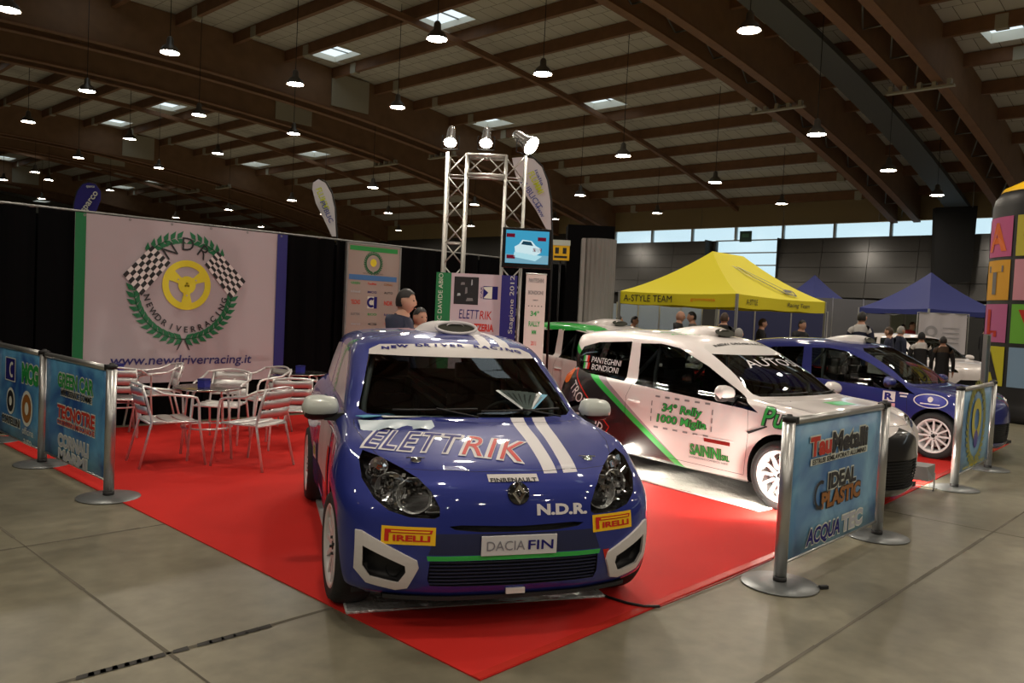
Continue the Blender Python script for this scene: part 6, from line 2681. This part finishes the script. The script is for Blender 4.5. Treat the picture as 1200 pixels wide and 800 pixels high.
for ci in (-2, -1, 0, 1):
    for ri, (ya, yb) in enumerate(rows):
        zt_, zb_ = AT(1178, ya, 14.6).z, AT(1178, yb, 14.6).z
        c = cols[((ci + 1) % 3 - 1, ri)]
        m = mat('tower cloth %d %d %d' % c, hexc(*c), .6)
        # clockwise seen from above is to the viewer's right
        tm = th0 - .26 + ci * .78
        a = MB()
        a.grid(lambda u, v, tm=tm, zt_=zt_, zb_=zb_: Vector(((TR + .012) * math.cos(tm - .35 + .70 * u), (TR + .012) * math.sin(tm - .35 + .70 * u), zb_ + (zt_ - zb_) * v)), 8, 1)
        sq = a.build('cloth_square', m, e, fix=False)
        ch_, cm_ = {(-1, 0): ('A', M_ORG), (-1, 1): ('T', M_GREY), (-1, 2): ('L', M_RINK), (-1, 3): ('A', M_SINK), (0, 0): ('G', M_SINK), (0, 1): ('I', M_ORG), (0, 2): ('V', M_RINK), (0, 3): ('I', M_GRN)}.get((ci, ri), ('O', M_SINK))
        vs, fs = text_polys(ch_, height=(zt_ - zb_) * .72, bold=.04)
        a = MB()
        zc_ = (zt_ + zb_) / 2
        tt = tm - PI
        a.add([((TR + .022) * math.cos(tm + x / TR), (TR + .022) * math.sin(tm + x / TR), zc_ + y) for x, y in vs], fs)
        a.build('lettering', cm_, e, fix=False)

# ------------------------------------------------------------------ people
SKIN = mat('skin', (.46, .25, .17), .55)
HAIRS = {'black': mat('black hair', (.010, .008, .007), .6), 'brown': mat('brown hair', (.05, .025, .012), .6), 'grey': mat('grey hair', (.30, .29, .27), .6)}
CL = lambda n, c: mat('cloth ' + n, c, .85)
C_BLACK, C_NAVY, C_WHITE, C_GREY, C_JEAN, C_RED, C_YEL, C_BROWN = (CL('black', (.010, .010, .012)), CL('navy', (.012, .016, .040)), CL('white', (.55, .54, .53)), CL('grey', (.10, .10, .10)),
                                                     CL('denim', (.035, .055, .11)), CL('red', (.35, .02, .02)), CL('yellow', (.6, .45, .04)), CL('brown', (.06, .035, .02)))


def person(label, loc, facing_, H=1.76, top=C_BLACK, legs=C_JEAN, hair='black', collar=None, arms='down', lean=0.0, head_turn=0.0, cap=None, bald=False, group=None, patch=None):
    k = H / 1.76
    J = []
    E_ = []

    def j(x, y, z, r, par=None):
        J.append((x * k, y * k, z * k, r * k))
        if par is not None:
            E_.append((par, len(J) - 1))
        return len(J) - 1
    # x forward, y left
    pel = j(0, 0, .95, .135)
    bel = j(0.01, 0, 1.08, .130, pel)
    che = j(0.02 + lean * .4, 0, 1.27, .155, bel)
    nk = j(0.0 + lean * .7, 0, 1.46, .088, che)
    nk2 = j(0.012 + lean * .8, 0, 1.535, .060, nk)
    hd = j(0.02 + lean * .85, 0, 1.60, .060, nk2)
    for s in (1, -1):
        hip = j(0, s * .09, .88, .095, pel)
        kn = j(.02, s * .105, .49, .062, hip)
        an = j(-.015, s * .11, .09, .043, kn)
        to = j(.10, s * .125, .04, .038, an)
        j(.16, s * .13, .035, .028, to)
        sh = j(lean * .6, s * .185, 1.425, .075, nk)
        if arms == 'down':
            el_ = j(-.02 + lean, s * .24, 1.13, .048, sh)
            wr = j(.06 + lean, s * .25, .90, .033, el_)
            hn = (.08 + lean, s * .25, .86)
        elif arms == 'front':
            el_ = j(.02 + lean, s * .25, 1.13, .050, sh)
            wr = j(.24 + lean, s * .10, 1.10, .034, el_)
            hn = (.28 + lean, s * .07, 1.10)
        else:
            el_ = j(-.06, s * .27, 1.15, .050, sh)
            wr = j(.10, s * .20, .97, .035, el_)
            hn = (.12, s * .18, .93)
        pa = j(hn[0], hn[1], hn[2], .030, wr)
        dirv = Vector((hn[0], hn[1], hn[2])) - Vector(J[wr][:3]) / k
        dirv.normalize()
        sd = dirv.cross(Vector((0, s, 0)))
        if sd.length < .1:
            sd = Vector((1, 0, 0))
        sd.normalize()
        for fi, (o_, ln) in enumerate(((-.024, .070), (-.008, .080), (.008, .076), (.024, .060))):
            b_ = Vector(hn) + sd * o_ + dirv * .03
            f1 = j(*b_, .0095, pa)
            f2 = j(*(b_ + dirv * ln * .55), .0085, f1)
            j(*(b_ + dirv * ln * .95 + Vector((.01, 0, 0))), .007, f2)
        tb_ = Vector(hn) - sd * .028
        t1_ = j(*tb_, .010, pa)
        j(*(tb_ - sd * .022 + dirv * .035), .008, t1_)
    me = bpy.data.meshes.new('figure')
    me.from_pydata([q[:3] for q in J], E_, [])
    o = bpy.data.objects.new('figure', me)
    COL.objects.link(o)
    sk = o.modifiers.new('skin', 'SKIN')
    sk.use_smooth_shade = True
    sub = o.modifiers.new('sub', 'SUBSURF')
    sub.levels = sub.render_levels = 1
    for v, q in zip(me.skin_vertices[0].data, J):
        v.radius = (q[3], q[3])
    me.skin_vertices[0].data[0].use_root = True
    for i in (bel, che):
        r = J[i][3]
        me.skin_vertices[0].data[i].radius = (r * 1.15, r * .82)
    bpy.context.view_layer.update()
    body = bpy.data.meshes.new_from_object(o.evaluated_get(bpy.context.evaluated_depsgraph_get()))
    bpy.data.objects.remove(o)
    # head grown onto the neck
    bm = bmesh.new()
    bm.from_mesh(body)
    hc = Vector((.035 + lean * .9, 0, 1.645)) * k
    hm = Matrix.Translation(hc) @ Matrix.Rotation(head_turn, 4, 'Z')
    us, vs_ = 18, 14
    rings_ = []
    for a_ in range(vs_ + 1):
        ph = PI * a_ / vs_
        row = []
        for b_ in range(us):
            t = 2 * PI * b_ / us
            x, y, z = math.cos(t) * math.sin(ph), math.sin(t) * math.sin(ph), math.cos(ph)
            X_, Y_, Z_ = x * .098, y * .076, z * .118
            if z < -.1:
                Y_ *= 1 - .28 * (-z - .1)
                if x > 0:
                    X_ *= 1 - .08 * (-z)
            if x > .8 and abs(y) < .3 and -.35 < z < .15:      # nose
                X_ += .022 * (1 - abs(z + .15) / .3) if abs(z + .15) < .3 else 0
            if x > .7 and .1 < abs(y) < .55 and 0 < z < .3:     # eye sockets
                X_ -= .008
            if x > .8 and abs(y) < .35 and -.55 < z < -.42:     # mouth
                X_ -= .005
            if abs(y) > .93 and abs(x) < .35 and -.3 < z < .3:   # ears
                Y_ += .012 * (1 if y > 0 else -1)
            row.append(bm.verts.new(hm @ (Vector((X_, Y_, Z_)) * k)))
        rings_.append(row)
    for a_ in range(vs_):
        for b_ in range(us):
            c_ = (b_ + 1) % us
            try:
                f = bm.faces.new((rings_[a_][b_], rings_[a_ + 1][b_], rings_[a_ + 1][c_], rings_[a_][c_]))
                f.smooth = True
            except ValueError:
                pass
    bmesh.ops.remove_doubles(bm, verts=bm.verts, dist=.0005)
    for f in bm.faces:
        c = f.calc_center_median() / k
        f.smooth = True
        ay = abs(c.y)
        if c.z > 1.515:
            f.material_index = 0
        elif c.z > 1.44 and ay < .14 and collar is not None:
            f.material_index = 3
        elif ay > .15 and c.z < (.905 if arms == 'down' else 0):
            f.material_index = 0 if c.z > .6 else 2
        elif arms == 'front' and c.x > .24 + lean and c.z > 1.0:
            f.material_index = 0
        elif c.z > .90 or (c.z > .80 and ay < .24 and False):
            f.material_index = 1
        elif c.z > .10:
            f.material_index = 2
        else:
            f.material_index = 4
        if collar is not None and c.z > 1.36 and c.z <= 1.44 and ay < .2 and c.x < .02:
            f.material_index = 3
    body.materials.clear()
    for m in (SKIN, top, legs, collar or top, C_BLACK):
        body.materials.append(m)
    bm.to_mesh(body)
    bm.free()
    z0 = min(v.co.z for v in body.vertices)
    e = empty('person', (loc[0], loc[1], 0), facing_, label, 'person', group)
    b = link('body', body, e)
    b.location.z = -z0 + (.008 if 2.5 < loc[0] < 13.9 and 2.5 < loc[1] < 10.2 else 0)
    dz = b.location.z
    # hair or cap
    a = MB()
    hm2 = Matrix.Translation(Vector((0, 0, dz))) @ hm
    lim = .42 if not bald else .1

    def hairf(u, v):
        t = 2 * PI * u
        x = math.cos(t)
        low = (.62 if x < -.1 else .40 if abs(x) < .55 else .30) * PI
        if bald:
            low = .25 * PI
        ph = low * v
        sc = 1.07
        return hm2 @ (Vector((math.cos(t) * math.sin(ph) * .100 * sc, math.sin(t) * math.sin(ph) * .079 * sc, math.cos(ph) * .122 * sc)) * k)
    if not bald or cap:
        a.grid(hairf, 18, 7)
        a.build('cap' if cap else 'hair', cap or HAIRS[hair], b if False else e, fix=False)
    a = MB()
    for s in (1, -1):
        M_ = hm2 @ Matrix.Translation(Vector((.087, s * .031, .012)) * k)
        a.lathe([(0, -.006), (.009, -.003), (.009, .003), (0, .006)], M_, 6)
    a.build('eyes', M_DARK, e)
    a = MB()
    a.add([hm2 @ (Vector(p) * k) for p in ((.0965, -.022, -.058), (.0965, .022, -.058), (.095, .018, -.066), (.095, -.018, -.066))], [(0, 1, 2, 3)])
    a.build('mouth', mat('lips', (.30, .10, .08), .6), e, fix=False)
    return e


VIEW = lambda p: math.atan2(-p.y, -p.x)            # facing the viewer


def who(label, u, s, turn, vtop, **kw):
    """u = column, s = depth, vtop = row of the top of the head"""
    p = GS(u, s)
    H = AT(u, vtop, s).z
    H = max(1.50, min(1.95, H))
    return person(label, p, VIEW(p) + turn, H=H, **kw)


R90 = PI / 2
who('person in a dark navy jacket in profile beside the sponsor board', 466, 8.2, 1.15, 339, top=C_NAVY, hair='black', lean=.05, head_turn=.1)
who('short dark-haired person, head just above the blue car roof, beside the navy jacket', 490, 8.9, .6, 361, top=C_BLACK, hair='black')
who('dark silhouetted person left of the tent, beside the grey column', 724, 21, 1.6, 370, top=C_BLACK, legs=C_BLACK)
who('second dark silhouetted person beside the grey column, leaning forward', 739, 19.4, 1.2, 370, top=C_BLACK, legs=C_BLACK, lean=.08)
who('balding person in black under the left half of the yellow tent', 795, 17.5, 1.4, 364, top=C_BLACK, bald=True)
who('dark-haired person in profile under the yellow tent, second from its left end', 812, 17.8, -1.3, 365, top=C_GREY)
who('person with back turned beside the front leg of the yellow tent', 848, 16.4, PI - .3, 366, top=C_BLACK, hair='brown')
who('white-haired person between the white car and the blue hatchback', 866, 13.6, PI - .2, 385, top=C_GREY, hair='grey')
who('person in black under the right half of the yellow tent', 892, 18.5, 1.8, 373, top=C_BLACK, hair='brown')
who('person in black near the right corner leg of the yellow tent', 939, 18.5, .8, 375, top=C_BLACK, hair='black')
who('person in navy with a white collar, back turned, tallest behind the blue hatchback', 1009, 17.2, PI - .35, 364, top=C_NAVY, hair='black', collar=C_WHITE)
who('person in profile in a navy jacket with a white patch, beyond the blue hatchback', 1044, 18.2, -1.9, 383, top=C_NAVY, hair='brown')
who('light-haired person in navy standing behind the one in profile', 1055, 19.2, 2.2, 382, top=C_NAVY, hair='grey')
who('person in a bright red top farther back under the right blue tent', 1068, 27, 1.0, 377, top=C_RED, hair='brown')
who('person with back turned, black cap and white hood, beside the far white car', 1081, 17.2, PI, 389, top=C_BLACK, legs=C_BLACK, collar=C_WHITE, cap=C_BLACK)
who('dark-haired person in a long black coat with back turned beside the far white car', 1107, 17.0, PI + .1, 394, top=C_BLACK, legs=C_BLACK, hair='black', collar=C_BROWN)
who('person in black near the coloured tower, behind the information panel', 1155, 24.5, 2.0, 381, top=C_BLACK, legs=C_BLACK, hair='black')
who('person in yellow far back under the right blue tent', 1058, 27.5, .4, 380, top=C_YEL, hair='black')

# far white car, totem panel by the tower, white partition under the yellow tent
fc = GS(1124, 19.6)
e = empty('hatchback', (fc.x, fc.y, 0), VIEW(fc) + .75, 'plain white hatchback far back beside the people and the coloured tower', 'car')
make_hatch(e, [M_CARW, M_BLK, M_SEAM], 0, None, None, vent=False)
tp2 = GS(1158, 13.6)
e = empty('information_totem', (tp2.x, tp2.y, 0), TRZ + .9, 'tall narrow grey information panel standing before the coloured tower', 'sign')
zt_ = AT(1158, 393, 13.6).z
a = MB()
a.box(-.16, .16, -.02, .02, .02, zt_)
a.build('board', mat('grey printed board', (.05, .06, .07), .4), e)
a = MB()
a.box(-.19, -.16, -.03, .03, 0, zt_ + .02)
a.box(.16, .19, -.03, .03, 0, zt_ + .02)
a.build('frame', M_ALU, e)
a = MB()
a.box(-.2, .2, -.15, .15, 0, .02)
a.build('foot', M_STEEL, e)
p = GS(760, 23)
e = empty('partition_screen', (p.x, p.y, 0), TRZ, 'pale blue-white partition screens under the left end of the yellow tent', 'screen')
for k in range(5):
    a = MB()
    a.box(-1.5 + k * .6, -.93 + k * .6, -.02, .02, .1, 1.95)
    a.build('screen_pane', mat('pale blue pane', hexc(150, 165, 185), .4), e)
a = MB()
for k in range(6):
    a.box(-1.53 + k * .6, -1.50 + k * .6, -.03, .03, 0, 2.0)
a.build('frame', M_ALU, e)
for u, s_, wd, z1_, col, lab in ((905, 24, 3.2, 2.0, (.02, .025, .09), 'dark blue side wall cloth behind the yellow tent'), (1010, 30, 4.5, 2.6, (.10, .10, .11), 'grey stall wall behind the far blue tent'),
                                 (1060, 28, 1.0, 2.2, (.30, .34, .28), 'pale green stall panel between the two blue tents'), (1140, 30, 3.0, 2.3, (.02, .02, .02), 'black stall wall behind the right blue tent')):
    p = GS(u, s_)
    e = empty('stall_wall', (p.x, p.y, 0), TRZ, lab, 'wall panel')
    n_ = max(2, round(wd / 1.0))
    for k in range(n_):
        a = MB()
        a.box(-wd / 2 + k * wd / n_ + .01, -wd / 2 + (k + 1) * wd / n_ - .01, -.02, .02, .02, z1_)
        a.build('wall_sheet', mat('stall ' + lab[:9], col, .6), e)
    a = MB()
    for k in range(n_ + 1):
        a.box(-wd / 2 + k * wd / n_ - .02, -wd / 2 + k * wd / n_ + .02, -.03, .03, 0, z1_ + .02)
    a.build('upright', M_ALU, e)
